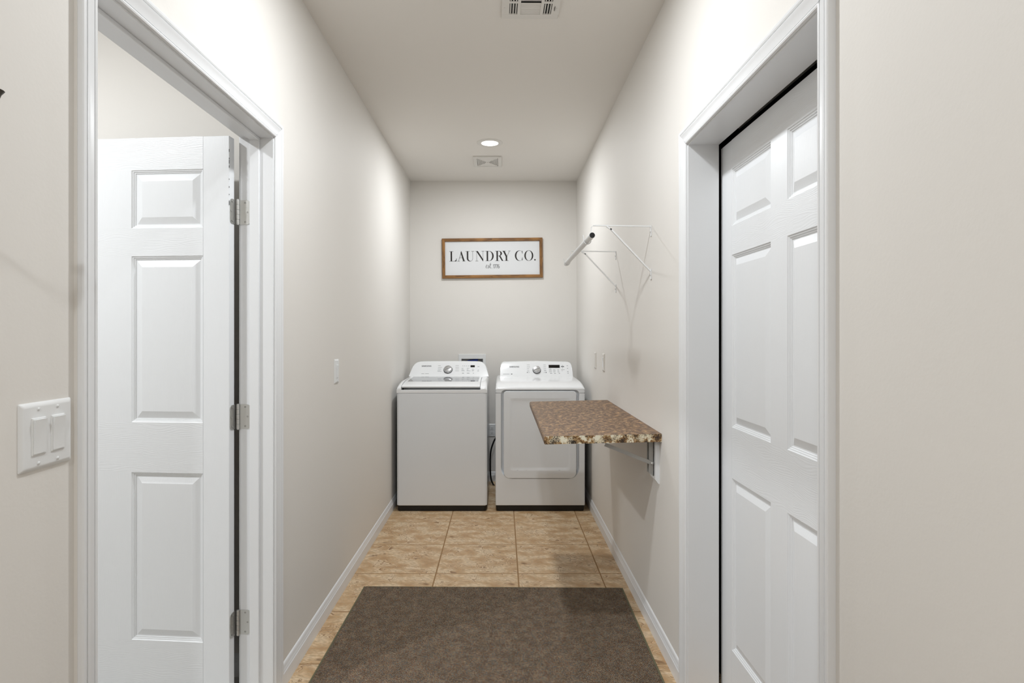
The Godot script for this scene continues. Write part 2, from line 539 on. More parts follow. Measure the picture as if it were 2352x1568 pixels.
func glyph(b: MB, ch: String, f: Transform3D) -> void:
	var h := 0.03
	match ch:
		"L":
			flat_rect(b, 0.13, 0, 0.28, 1, f); flat_rect(b, 0, 1 - h, 0.41, 1, f); flat_rect(b, 0, 0, 0.68, h, f)
			flat(b, PackedVector2Array([Vector2(0.50, 0), Vector2(0.70, 0), Vector2(0.74, 0.30), Vector2(0.715, 0.30), Vector2(0.64, 0.12)]), f)
		"A":
			flat(b, PackedVector2Array([Vector2(0.095, 0), Vector2(0.125, 0), Vector2(0.41, 0.86), Vector2(0.385, 0.94)]), f)
			flat(b, PackedVector2Array([Vector2(0.37, 1.0), Vector2(0.41, 1.0), Vector2(0.74, 0), Vector2(0.575, 0), Vector2(0.325, 0.86)]), f)
			flat_rect(b, 0.20, 0.33, 0.52, 0.33 + h, f); flat_rect(b, 0, 0, 0.23, h, f); flat_rect(b, 0.49, 0, 0.80, h, f)
		"U":
			flat_rect(b, 0.13, 0.28, 0.28, 1, f); flat_rect(b, 0, 1 - h, 0.42, 1, f); flat_rect(b, 0.715, 0.28, 0.74, 1, f); flat_rect(b, 0.59, 1 - h, 0.88, 1, f)
			flat_arc(b, Vector2(0.435, 0.28), Vector2(0.305, 0.295), Vector2(0.4975, 0.28), Vector2(0.2175, 0.25), 180, 360, f)
		"N":
			flat_rect(b, 0.125, 0, 0.15, 1, f); flat_rect(b, 0, 0, 0.29, h, f); flat_rect(b, 0, 1 - h, 0.2, 1, f)
			flat(b, PackedVector2Array([Vector2(0.075, 1), Vector2(0.255, 1), Vector2(0.782, 0.17), Vector2(0.782, -0.02), Vector2(0.75, -0.02)]), f)
			flat_rect(b, 0.758, 0, 0.782, 1, f); flat_rect(b, 0.62, 1 - h, 0.885, 1, f)
		"D":
			flat_rect(b, 0.13, 0, 0.28, 1, f); flat_rect(b, 0, 1 - h, 0.38, 1, f); flat_rect(b, 0, 0, 0.38, h, f)
			flat_arc(b, Vector2(0.37, 0.5), Vector2(0.466, 0.5), Vector2(0.37, 0.5), Vector2(0.305, 0.478), 90, -90, f)
		"R":
			flat_rect(b, 0.13, 0, 0.28, 1, f); flat_rect(b, 0, 1 - h, 0.38, 1, f); flat_rect(b, 0, 0, 0.42, h, f); flat_rect(b, 0.28, 0.48, 0.40, 0.48 + h, f)
			flat_arc(b, Vector2(0.36, 0.74), Vector2(0.32, 0.26), Vector2(0.36, 0.74), Vector2(0.165, 0.238), 90, -90, f)
			flat(b, PackedVector2Array([Vector2(0.38, 0.49), Vector2(0.53, 0.50), Vector2(0.79, 0.03), Vector2(0.84, 0.022), Vector2(0.84, 0), Vector2(0.66, 0)]), f)
		"Y":
			flat(b, PackedVector2Array([Vector2(0.055, 1), Vector2(0.235, 1), Vector2(0.49, 0.46), Vector2(0.34, 0.43)]), f)
			flat_rect(b, 0.34, 0, 0.49, 0.46, f)
			flat(b, PackedVector2Array([Vector2(0.725, 1), Vector2(0.755, 1), Vector2(0.49, 0.44), Vector2(0.465, 0.46)]), f)
			flat_rect(b, 0, 1 - h, 0.37, 1, f); flat_rect(b, 0.60, 1 - h, 0.83, 1, f); flat_rect(b, 0.22, 0, 0.62, h, f)
		"C":
			flat_arc(b, Vector2(0.45, 0.5), Vector2(0.45, 0.52), Vector2(0.50, 0.5), Vector2(0.345, 0.495), 46, 314, f, 40)
			flat(b, PackedVector2Array([Vector2(0.70, 0.86), Vector2(0.745, 0.99), Vector2(0.765, 0.99), Vector2(0.765, 0.68), Vector2(0.745, 0.68)]), f)
			flat(b, PackedVector2Array([Vector2(0.70, 0.14), Vector2(0.745, 0.34), Vector2(0.765, 0.34), Vector2(0.765, 0.01), Vector2(0.745, 0.01)]), f)
		"O":
			flat_arc(b, Vector2(0.448, 0.5), Vector2(0.448, 0.52), Vector2(0.448, 0.5), Vector2(0.30, 0.496), 0, 360, f, 48)
		".":
			flat_arc(b, Vector2(0.075, 0.075), Vector2(0.075, 0.075), Vector2(0.075, 0.075), Vector2(0.0, 0.0), 0, 360, f, 16)

func lettering(called: String, text: String, at: Transform3D, width: float, height: float, m: Material, parent: Node3D) -> void:
	var font := SystemFont.new()
	font.font_names = PackedStringArray(["Droid Sans"])
	font.font_weight = 700
	var tm := TextMesh.new()
	tm.font = font
	tm.text = text
	tm.font_size = 48
	tm.pixel_size = 0.001
	tm.depth = 0.002
	tm.curve_step = 2.0
	var box := tm.get_aabb()
	var o := MeshInstance3D.new()
	o.name = called
	o.mesh = tm
	o.material_override = m
	parent.add_child(o, true)
	var sx := width / maxf(box.size.x, 0.001)
	var sy := height / maxf(box.size.y, 0.001)
	o.transform = at * Transform3D(Basis.from_scale(Vector3(sx, sy, 0.2)), Vector3.ZERO) * Transform3D(Basis(), -box.get_center())

# ---------------------------------------------------------------- lamps
func downlight(x: float, d: float, energy: float, label: String) -> void:
	var t := thing("recessed_downlight", label, "light", P(x, CEIL, d), "recessed ceiling downlights")
	var b := MB.new()
	b.lathe([Vector2(0.062, 0.0), Vector2(0.062, -0.004), Vector2(0.066, -0.0065), Vector2(0.085, -0.006), Vector2(0.095, -0.0025), Vector2(0.096, 0.0)], Transform3D(), 48, false, false)
	part("trim_ring", b, M.vent_white, t)
	var l := MB.new()
	l.lathe([Vector2(0.0001, -0.001), Vector2(0.0625, -0.001), Vector2(0.0625, -0.0035), Vector2(0.0001, -0.0035)], Transform3D(), 40)
	part("lamp_lens", l, M.lens, t)
	var a := AreaLight3D.new()
	a.name = "downlight_glow"
	a.area_size = Vector2(0.11, 0.11)
	a.light_energy = energy
	a.light_color = Color(0.972, 0.987, 1.0)
	a.shadow_enabled = true
	a.area_range = 12.0
	t.add_child(a)
	a.position = Vector3(0, -0.009, 0)
	a.rotation = Vector3(-PI / 2, 0, 0)

# ---------------------------------------------------------------- scene
func _ready() -> void:
	var cam := Camera3D.new()
	cam.name = "camera"
	cam.projection = Camera3D.PROJECTION_FRUSTUM
	cam.keep_aspect = Camera3D.KEEP_HEIGHT
	cam.near = 0.05
	cam.far = 60.0
	cam.size = 0.05 * 1568.0 / 1373.0
	cam.frustum_offset = Vector2(0.05 * 24.0 / 1373.0, -0.05 * 17.0 / 1373.0)
	cam.position = Vector3(0, 1.344, 0)
	add_child(cam)
	cam.current = true
	var env := Environment.new()
	env.background_mode = Environment.BG_COLOR
	env.background_color = Color(0, 0, 0)
	env.tonemap_mode = Environment.TONE_MAPPER_LINEAR
	env.tonemap_exposure = 1.1
	env.sdfgi_enabled = true
	env.ssao_enabled = true
	env.ssil_enabled = true
	var we := WorldEnvironment.new()
	we.name = "surroundings"
	we.environment = env
	add_child(we)
	make_materials()
	downlight(-0.086, 4.378, 1.53, "small round recessed downlight glowing in ceiling near the exhaust grille")
	downlight(-0.086, 1.93, 1.84, "round recessed downlight in ceiling between the two facing doorways")
	downlight(-0.3, -0.6, 2.15, "round recessed downlight in hallway ceiling nearest the coat hook")
	downlight(-2.0, 1.18, 3.15, "round recessed downlight in ceiling of the side room past the open door")

	shell()
	left_doorway()
	right_doorway()
	washer()
	dryer()
	counter()
	rod()
	wall_sign()
	rug()
	wall_fittings()
	ceiling_fittings()

func shell() -> void:
	# floor: grout bed with a tile in each cell
	var fl := frame("floor", "tan travertine-look ceramic tile floor with brown grout lines", "floor")
	var g := MB.new()
	g.box(P(ROOM_X - 0.1, -0.12, DF - 0.1), P(0.98, -0.0010, DB + 0.1))
	part("grout", g, M.grout, fl)
	var tm := MB.new()
	var s := 0.2272
	var rings := []
	for e in [[0.0, -0.008], [0.0, -0.0012], [0.0012, 0.0]]:
		rings.append(PackedVector3Array([Vector3(-s + e[0], e[1], -s + e[0]), Vector3(s - e[0], e[1], -s + e[0]), Vector3(s - e[0], e[1], s - e[0]), Vector3(-s + e[0], e[1], s - e[0])]))
	tm.loft(rings)
	var tile_mesh := tm.build()
	var rng := RandomNumberGenerator.new()
	rng.seed = 21
	var pitch := 0.461
	for row in range(-13, 5):
		for col in range(-5, 4):
			var cx := -0.3684 + pitch * (col + 0.5)
			var cd := 3.8205 + pitch * (row + 0.5)
			if cd > DB + 0.1 or cd < DF or (cx < XL - 0.1 and (cd > ROOM_D1 + 0.2 or cd < ROOM_D0 - 0.2)):
				continue
			var o := part_mesh("tile", tile_mesh, M.tiles[rng.randi() % 4] if cx > JL else M.side_tile, fl, P(cx, 0, cd))
			o.rotation.y = PI * (rng.randi() % 2)
	var c := MB.new()
	c.box(P(ROOM_X - 0.1, CEIL, DF - 0.1), P(0.98, CEIL + 0.12, DB + 0.1))
	struct("ceiling", c, M.ceiling, "flat beige painted ceiling of the laundry hallway", "ceiling")

	var w := MB.new()
	w.box(P(JL, 0, DF), P(XL, CEIL, 1.2175)); w.box(P(JL, 2.077, 1.2175), P(XL, CEIL, 2.204)); w.box(P(JL, 0, 2.204), P(XL, CEIL, DB))
	struct("wall_left", w, M.wall, "left beige hallway wall with the open doorway", "wall")
	w = MB.new()
	w.box(P(XR, 0, DF), P(0.795, CEIL, 1.2757)); w.box(P(XR, 2.055, 1.2757), P(0.795, CEIL, 2.215)); w.box(P(XR, 0, 2.215), P(0.795, CEIL, DB))
	w.box(P(0.88, 0, DF), P(0.95, CEIL, DB))
	struct("wall_right", w, M.wall, "right beige hallway wall with the pocket door opening", "wall")
	# back wall with the hole of the washer outlet box
	w = MB.new()
	var hx0 := -0.3665
	var hx1 := -0.171
	var hy0 := 0.955
	var hy1 := 1.117
	w.box(P(XL - 0.1, 0, DB), P(hx0, CEIL, DB + 0.1)); w.box(P(hx1, 0, DB), P(0.95, CEIL, DB + 0.1))
	w.box(P(hx0, 0, DB), P(hx1, hy0, DB + 0.1)); w.box(P(hx0, hy1, DB), P(hx1, CEIL, DB + 0.1))
	struct("wall_back", w, M.wall, "beige wall behind the washer and dryer with the framed sign", "wall")
	w = MB.new()
	w.box(P(JL, 0, DF - 0.1), P(0.95, CEIL, DF))
	struct("wall_front", w, M.wall, "beige wall closing the hallway behind the camera", "wall")
	w = MB.new()
	w.box(P(ROOM_X, 0, ROOM_D1), P(JL, CEIL, ROOM_D1 + 0.1))
	struct("wall_side_room_back", w, M.wall, "beige wall of the side room right behind the open door", "wall")
	w = MB.new()
	w.box(P(ROOM_X - 0.1, 0, ROOM_D0), P(ROOM_X, CEIL, ROOM_D1 + 0.1))
	struct("wall_side_room_left", w, M.wall, "far left beige wall of the side room", "wall")
	w = MB.new()
	w.box(P(ROOM_X, 0, ROOM_D0 - 0.1), P(JL, CEIL, ROOM_D0))
	struct("wall_side_room_front", w, M.wall, "near beige wall of the side room", "wall")

	baseboard("baseboard_left", P(XL, 0, 2.252), P(XL, 0, DB), Vector3.RIGHT, "white moulded baseboard along left wall from doorway to washer")
	baseboard("baseboard_left_near", P(XL, 0, DF), P(XL, 0, 1.170), Vector3.RIGHT, "white moulded baseboard under the double light switch")
	baseboard("baseboard_right", P(XR, 0, 2.263), P(XR, 0, DB), Vector3.LEFT, "white moulded baseboard along right wall under the shelf")
	baseboard("baseboard_right_near", P(XR, 0, DF), P(XR, 0, 1.2285), Vector3.LEFT, "white moulded baseboard on right wall nearest the camera")
	baseboard("baseboard_back", P(XL + 0.013, 0, DB), P(XR - 0.013, 0, DB), Vector3(0, 0, 1), "white baseboard on back wall behind washer and dryer")
	baseboard("baseboard_side_room", P(ROOM_X, 0, ROOM_D1), P(JL, 0, ROOM_D1), Vector3(0, 0, 1), "white baseboard seen through the gap beside the open door")

func left_doorway() -> void:
	var d0 := 1.2326
	var d1 := 2.189
	var top := 2.062
	var t := frame("trim_1", "white moulded casing and jamb round the left doorway", "door frame")
	casing(t, XL, 1.0, d0 - 0.005, d1 + 0.005, top + 0.005)
	var b := MB.new()
	b.box(P(JL, 0, d0 - 0.015), P(XL, top + 0.015, d0))
	part("jamb", b, M.trim, t)
	b = MB.new()
	b.box(P(JL, 0, d1), P(XL, top + 0.015, d1 + 0.015))
	part("jamb", b, M.trim, t)
	b = MB.new()
	b.box(P(JL, top, d0), P(XL, top + 0.015, d1))
	part("head_jamb", b, M.trim, t)
	b = MB.new()
	b.box(P(-0.9187, 0, d1 - 0.011), P(-0.885, top, d1), 0.0012)
	part("stop", b, M.trim, t)
	b = MB.new()
	b.box(P(-0.9187, 0, d0), P(-0.885, top, d0 + 0.011), 0.0012)
	part("stop", b, M.trim, t)
	b = MB.new()
	b.box(P(-0.9187, top - 0.011, d0 + 0.011), P(-0.885, top, d1 - 0.011), 0.0012)
	part("head_stop", b, M.trim, t)
	b = MB.new()
	b.box(P(XL, 0, 1.1698), P(XL + 0.0062, 2.1, 1.1709))
	part("paint_lap", b, M.wall, t)
	# casing on the room side (seen edge on through the gap)
	casing(t, JL, -1.0, d0 - 0.005, d1 + 0.005, top + 0.005)

	# the door, swung a little past square into the side room; its own x runs away from the hinge
	var turn := deg_to_rad(4.6)
	var pin := P(-0.9625, 0.024, d1 - 0.0065)
	var dr := frame("door_1", "open white six-panel door hinged on far jamb of left doorway", "door", pin)
	dr.rotation.y = PI - turn                      # local +x points to -x of the room, local -z towards the camera
	var slab := Node3D.new()
	slab.name = "slab"
	dr.add_child(slab)
	# panels are built facing local +z; turned so that this face looks at the camera
	slab.transform = Transform3D(Basis(Vector3(1, 0, 0), Vector3(0, 1, 0), Vector3(0, 0, 1)), Vector3(0.012, 0, 0))
	var rows := [[0.209, 0.818], [1.0, 1.603], [1.704, 1.915]]
	# mirrored copies: front face must be at local -z, so build with a flipped z axis through a half turn about y
	slab.rotation.y = PI
	slab.position = Vector3(0.012 + 0.875, 0, -0.0385)
	door_slab(slab, 0.875, 2.032, 0.098, 0.272, rows)
	# bare spots where the paint has chipped off the hinge edge
	var chips := MB.new()
	for q in [[2.003, 0.010], [1.974, 0.006], [1.962, 0.012], [1.945, 0.008], [1.90, 0.003], [1.872, 0.005], [1.845, 0.003], [1.815, 0.016]]:
		chips.box(Vector3(0.0113, q[0] - 0.024 - q[1] / 2, -0.0388), Vector3(0.0127, q[0] - 0.024 + q[1] / 2, -0.0371))
	part("paint_chips", chips, M.seam_shade_and_chips, dr).set_meta("kind", "stuff")
	# hinges
	for y in [1.789, 1.0426, 0.291]:
		var hg := Node3D.new()
		hg.name = "hinge"
		dr.add_child(hg, true)
		hg.position = Vector3(0, y - 0.024, 0)
		hg.rotation.y = -(PI - turn)               # back to room axes
		var lf := MB.new()
		var out := rrect(0.0, 0.0335, -0.0445, 0.0445, 0.0, 0.0, 1)
		out = leaf_outline(0.005, 0.0435, 0.0445, 0.013)
		var r0 := PackedVector3Array()
		var r1 := PackedVector3Array()
		for q in out:
			r0.append(Vector3(q.x, q.y, -0.0065 + 0.0001))
			r1.append(Vector3(q.x, q.y, -0.0065 + 0.0022))
		lf.loft([r0, r1])
		part("jamb_leaf", lf, M.nickel, hg)
		for q in [[0.0245, 0.035], [0.033, 0.0], [0.0245, -0.035]]:
			var sc := MB.new()
			sc.lathe([Vector2(0.0036, 0), Vector2(0.003, 0.0006), Vector2(0.0012, 0.0004), Vector2(0.0001, -0.0004)], Transform3D(Basis(Vector3.RIGHT, PI / 2), Vector3(q[0], q[1], -0.0043)), 14)
			part("screw", sc, M.grey_metal, hg)
		var barrel := MB.new()
		for k in 5:
			barrel.lathe([Vector2(0.0048, -0.0445 + k * 0.0178), Vector2(0.0056, -0.0441 + k * 0.0178), Vector2(0.0056, -0.0445 + (k + 1) * 0.0178 - 0.0008), Vector2(0.0048, -0.0445 + (k + 1) * 0.0178 - 0.0004)], Transform3D(), 16)
		barrel.lathe([Vector2(0.0042, -0.047), Vector2(0.0042, 0.047)], Transform3D(), 12)
		part("barrel", barrel, M.nickel, hg)
		# leaf let into the hinge edge of the door
		var ld := MB.new()
		var e0 := PackedVector3Array()
		var e1 := PackedVector3Array()
		for q in leaf_outline(0.002, 0.035, 0.0445, 0.013):
			e0.append(Vector3(-0.0118, q.y, q.x)); e1.append(Vector3(-0.0096, q.y, q.x))
		ld.loft([e0, e1])
		var dl := part("door_leaf", ld, M.nickel, hg)
		dl.rotation.y = -turn
		for q in [[0.02, 0.035], [0.028, 0.0], [0.02, -0.035]]:
			var sc := MB.new()
			sc.lathe([Vector2(0.0036, 0), Vector2(0.003, 0.0006), Vector2(0.0012, 0.0004), Vector2(0.0001, -0.0004)], Transform3D(Basis(Vector3.FORWARD, PI / 2), Vector3(-0.0096, q[1], q[0])), 12)
			part("screw", sc, M.grey_metal, hg)

func leaf_outline(x0: float, x1: float, h: float, r: float) -> PackedVector2Array:
	var o := PackedVector2Array([Vector2(x0, -h)])
	for k in 7:
		var a := -PI / 2 + PI / 2 * k / 6.0
		o.append(Vector2(x1 - r + cos(a) * r, -h + r + sin(a) * r))
	for k in 7:
		var a := PI / 2 * k / 6.0
		o.append(Vector2(x1 - r + cos(a) * r, h - r + sin(a) * r))
	o.append(Vector2(x0, h))
	return o

func right_doorway() -> void:
	var d0 := 1.2907
	var d1 := 2.20
	var top := 2.04
	var t := frame("trim_2", "white moulded casing and deep jamb round the right pocket door", "door frame")
	casing(t, XR, -1.0, d0 - 0.005, d1 + 0.005, top + 0.005)
	var b := MB.new()
	b.box(P(XR, 0, d0 - 0.015), P(0.7997, top + 0.015, d0))
	part("jamb", b, M.trim, t)
	b = MB.new()
	b.box(P(XR, 0, d1), P(0.7997, top + 0.015, d1 + 0.015))
	part("jamb", b, M.trim, t)
	b = MB.new()
	b.box(P(XR, top, d0), P(0.7997, top + 0.015, d1))
	part("head_jamb", b, M.trim, t)
	b = MB.new()
	b.box(P(0.855, top - 0.005, 0.9), P(0.88, top + 0.04, 3.2))
	part("track", b, M.void, t)
	b = MB.new()
	b.box(P(0.866, 0.0, d1 + 0.02), P(0.88, CEIL, 3.2))
	part("pocket_lining", b, M.void, t)
	var w := 0.924
	var dr := frame("door_2", "closed white six-panel pocket door set deep in right doorway", "door", P(0.8137, 0.010, 1.293))
	dr.rotation.y = -PI / 2        # local +z to -x of the hallway, local +x towards +z (the camera)
	var slab := Node3D.new()
	slab.name = "slab"
	dr.add_child(slab)
	slab.position = Vector3(-w, 0, 0)
	door_slab(slab, w, 2.02, 0.104, 0.306, [[0.218, 0.8256], [1.0053, 1.6136], [1.7165, 1.917]], 0.035)

# ---------------------------------------------------------------- appliances (own axes: x from the left side, y up, front face z = 0, back towards -z)
func height_body(b: MB, cols: Array, front: Callable, zb: float, y0: float) -> void:   # console: cols of (x, height); front(h) gives depth of the face at that height
	var rings := []
	for c in cols:
		var h: float = c.y
		var r := PackedVector3Array()
		var hh := maxf(h, 0.001)
		r.append(Vector3(c.x, y0, -front.call(0.0)))
		r.append(Vector3(c.x, y0 + hh * 0.5, -front.call(hh * 0.5)))
		r.append(Vector3(c.x, y0 + hh * 0.88, -front.call(hh * 0.88)))
		r.append(Vector3(c.x, y0 + hh * 0.96, -(front.call(hh * 0.95) + 0.004)))
		r.append(Vector3(c.x, y0 + hh, -(front.call(hh) + 0.014)))
		r.append(Vector3(c.x, y0 + hh, -zb))
		r.append(Vector3(c.x, y0, -zb))
		rings.append(r)
	b.loft(rings)

func extrude_x(b: MB, prof: Array, xs: Array) -> void:    # xs of [x, drop]; points above the first third of the profile sink by drop
	var rings := []
	var top := -1e9
	var low := 1e9
	for p in prof:
		top = maxf(top, p.y)
		low = minf(low, p.y)
	for q in xs:
		var r := PackedVector3Array()
		for p in prof:
			var k := clampf((p.y - low) / (top - low), 0.0, 1.0)
			r.append(Vector3(q[0], p.y - q[1] * k, -p.x))
		rings.append(r)
	b.loft(rings)

func face_frame(z0: float, y0: float, z1: float, y1: float) -> Transform3D:
	var up := Vector3(0, y1 - y0, -(z1 - z0)).normalized()
	var right := Vector3.RIGHT
	return Transform3D(Basis(right, up, right.cross(up)), Vector3(0, y0, -z0))

func px_on(f: Transform3D, x0: float, px: float, py: float, lift := 0.0) -> Vector3:
	return f * Vector3((px - 1152.0) / 266.4 - x0, (862.0 - py) * 0.00456, lift)

func legend(parent: Node3D, f: Transform3D, x0: float, marks: Array, m: Material, called := "printed_legend") -> void:
	var b := MB.new()
	for q in marks:
		var a := Vector2((q[0] - 1152.0) / 266.4 - x0, (862.0 - q[1]) * 0.00456)
		var w: float = q[2] / 266.4
		var h: float = q[3] * 0.00456
		flat_rect(b, a.x, a.y - h / 2, a.x + w, a.y + h / 2, f * Transform3D(Basis(), Vector3(0, 0, 0.0006)))
	part(called, b, m, parent).set_meta("kind", "stuff")

func washer() -> void:
	var x0 := -0.796
	var W := 0.687
	var t := thing("washing_machine", "white top-load washing machine with grey glass lid, left of the pair", "washing machine", P(x0, 0, 4.534))
	var b := MB.new()
	b.loft([ring_xz(rrect(0.008, W - 0.008, -0.69, -0.010, 0.018, 0.018), 0.0), ring_xz(rrect(0.004, W - 0.004, -0.70, -0.006, 0.018, 0.018), 0.04), ring_xz(rrect(0.004, W - 0.004, -0.70, -0.006, 0.018, 0.018), 0.046)])
	part("base", b, M.black_plastic, t)
	b = MB.new()
	var rr := []
	for e in [[0.004, 0.043], [0.0, 0.048], [0.0, 0.892], [0.0025, 0.8955]]:
		rr.append(ring_xz(rrect(e[0], W - e[0], -0.705 + e[0], -e[0], 0.02, 0.02), e[1]))
	b.loft(rr)
	part("body", b, M.enamel, t)
	# top cover: shoulders either side of the lid, a low sill in front of it, a deck behind
	b = MB.new()
	var sh := [Vector2(0, 0.897), Vector2(0, 0.925), Vector2(0.003, 0.935), Vector2(0.010, 0.9435), Vector2(0.022, 0.949), Vector2(0.06, 0.960), Vector2(0.12, 0.971), Vector2(0.2, 0.978), Vector2(0.4, 0.982), Vector2(0.735, 0.982), Vector2(0.735, 0.897)]
	extrude_x(b, sh, [[0.0, 0.028], [0.003, 0.014], [0.010, 0.005], [0.020, 0.0], [0.033, 0.0]])
	extrude_x(b, sh, [[W - 0.052, 0.0], [W - 0.020, 0.0], [W - 0.010, 0.005], [W - 0.003, 0.014], [W, 0.028]])
	var low := [Vector2(0, 0.897), Vector2(0, 0.917), Vector2(0.002, 0.9205), Vector2(0.006, 0.9215), Vector2(0.010, 0.920), Vector2(0.012, 0.904), Vector2(0.130, 0.904), Vector2(0.132, 0.938), Vector2(0.54, 0.955), Vector2(0.545, 0.982), Vector2(0.735, 0.982), Vector2(0.735, 0.897)]
	extrude_x(b, low, [[0.033, 0.0], [W - 0.052, 0.0]])
	part("top_cover", b, M.plastic_white, t)
	# lid
	b = MB.new()
	var lid := [Vector2(0.018, 0.936), Vector2(0.014, 0.9395), Vector2(0.0145, 0.946), Vector2(0.019, 0.9505), Vector2(0.030, 0.9535), Vector2(0.07, 0.9605), Vector2(0.16, 0.9705), Vector2(0.30, 0.9790), Vector2(0.50, 0.9855), Vector2(0.535, 0.9855), Vector2(0.535, 0.957), Vector2(0.14, 0.941)]
	extrude_x(b, lid, [[0.036, 0.004], [0.038, 0.0], [W - 0.057, 0.0], [W - 0.055, 0.004]])
	var ld := part("lid", b, M.plastic_white, t)
	b = MB.new()
	var gl := [Vector2(0.172, 0.9718), Vector2(0.30, 0.9796), Vector2(0.40, 0.9832), Vector2(0.494, 0.9862), Vector2(0.494, 0.9790), Vector2(0.172, 0.966)]
	extrude_x(b, gl, [[0.056, 0.0], [0.612, 0.0]])
	part("glass", b, M.lid_glass, ld)
	# console
	b = MB.new()
	var front := func(h): return 0.585 + h * 0.78
	var side := [Vector2(0.002, 0.0), Vector2(0.006, 0.018), Vector2(0.013, 0.044), Vector2(0.021, 0.07), Vector2(0.03, 0.09), Vector2(0.042, 0.105), Vector2(0.06, 0.117), Vector2(0.085, 0.1225), Vector2(0.12, 0.1245)]
	var cols := []
	for p in side:
		cols.append(p)
	cols.append(Vector2(W / 2, 0.1265))
	for k in side.size():
		var p: Vector2 = side[side.size() - 1 - k]
		cols.append(Vector2(W - p.x, p.y))
	height_body(b, cols, front, 0.735, 0.9815)
	var con := part("console", b, M.plastic_white, t, Vector3.ZERO, 50.0)
	var f := face_frame(0.585, 0.9815, 0.585 + 0.78 * 0.1, 1.0815)
	console_knob(con, px_on(f, x0, 1029, 847), f, 0.037, 0.022)
	b = MB.new()
	var dc := Vector2((1080.3 - 1152.0) / 266.4 - x0, (841.0 - 862.0) * -0.00456)
	b.box(Vector3(dc.x, dc.y, -0.001), Vector3(dc.x + 0.0375, dc.y + 0.021, 0.0007), 0.0003)
	var dp := part("display", b, M.display, con)
	dp.transform = f
	lettering("brand_lettering", "SAMSUNG", f * Transform3D(Basis(), Vector3((978.6 - 1152.0) / 266.4 - x0, (862 - 838.3) * 0.00456, 0.0006)), 0.083, 0.0145, M.print_dark, con)
	legend(con, f, x0, [[968.5, 855.8, 6.5, 0.9], [977, 855.8, 8.5, 0.9], [1005.5, 837.4, 6, 0.7], [1005.5, 841.4, 9, 0.7], [1005.5, 845.4, 7.5, 0.8], [1005, 848.9, 6.5, 0.7], [1005, 850.4, 9.5, 0.7],
		[1045.5, 837.0, 8, 0.7], [1045.5, 841.0, 8.5, 0.7], [1045.5, 845.0, 8.5, 0.7], [1045.5, 849.2, 8.5, 0.7],
		[1062, 838, 1.2, 1.6], [1066, 838, 1.2, 1.6], [1070, 838, 1.2, 1.6], [1074.5, 838, 1.2, 1.8], [1077.5, 838, 0.8, 2.4],
		[1060, 843.2, 4, 0.6], [1060, 845.4, 4, 0.6], [1060, 847.4, 6, 0.7], [1060, 849.4, 7, 0.7], [1072, 843.2, 6, 0.6], [1072, 845.4, 3.5, 0.6], [1072, 847.4, 3.5, 0.7], [1072, 849.4, 8.5, 0.7],
		[1084, 845.2, 4, 0.6], [1084, 847.4, 5, 0.7], [1084, 849.4, 4, 0.7], [1061.5, 854.8, 4.5, 1.4], [1072.5, 854.8, 6, 1.4], [1086, 854.8, 3, 1.0], [1096.5, 839.6, 4.5, 1.2], [1097.5, 847, 2.5, 0.8], [1096.5, 849.8, 3.5, 1.0]], M.print_grey)

func console_knob(parent: Node3D, at: Vector3, f: Transform3D, r: float, h: float) -> void:
	var k := Node3D.new()
	k.name = "knob"
	parent.add_child(k, true)
	k.transform = Transform3D(f.basis * Basis(Vector3.RIGHT, PI / 2), at)
	var b := MB.new()
	b.lathe([Vector2(r * 1.06, -0.002), Vector2(r * 1.06, 0.0015), Vector2(r * 0.98, 0.002), Vector2(r * 0.98, -0.002)], Transform3D(), 40, false, false)
	part("collar", b, M.print_dark, k)
	b = MB.new()
	b.lathe([Vector2(r * 0.97, 0.0), Vector2(r * 0.95, h * 0.55), Vector2(r * 0.90, h * 0.82), Vector2(r * 0.82, h * 0.95), Vector2(r * 0.6, h), Vector2(0.0005, h * 1.02)], Transform3D(), 48)
	part("dial", b, M.chrome, k)
	b = MB.new()
	b.box(Vector3(-r * 0.86, h * 0.7, -0.0035), Vector3(r * 0.86, h * 1.22, 0.0035), 0.002)
	var g := part("grip", b, M.chrome, k)
	g.rotation.y = deg_to_rad(25)

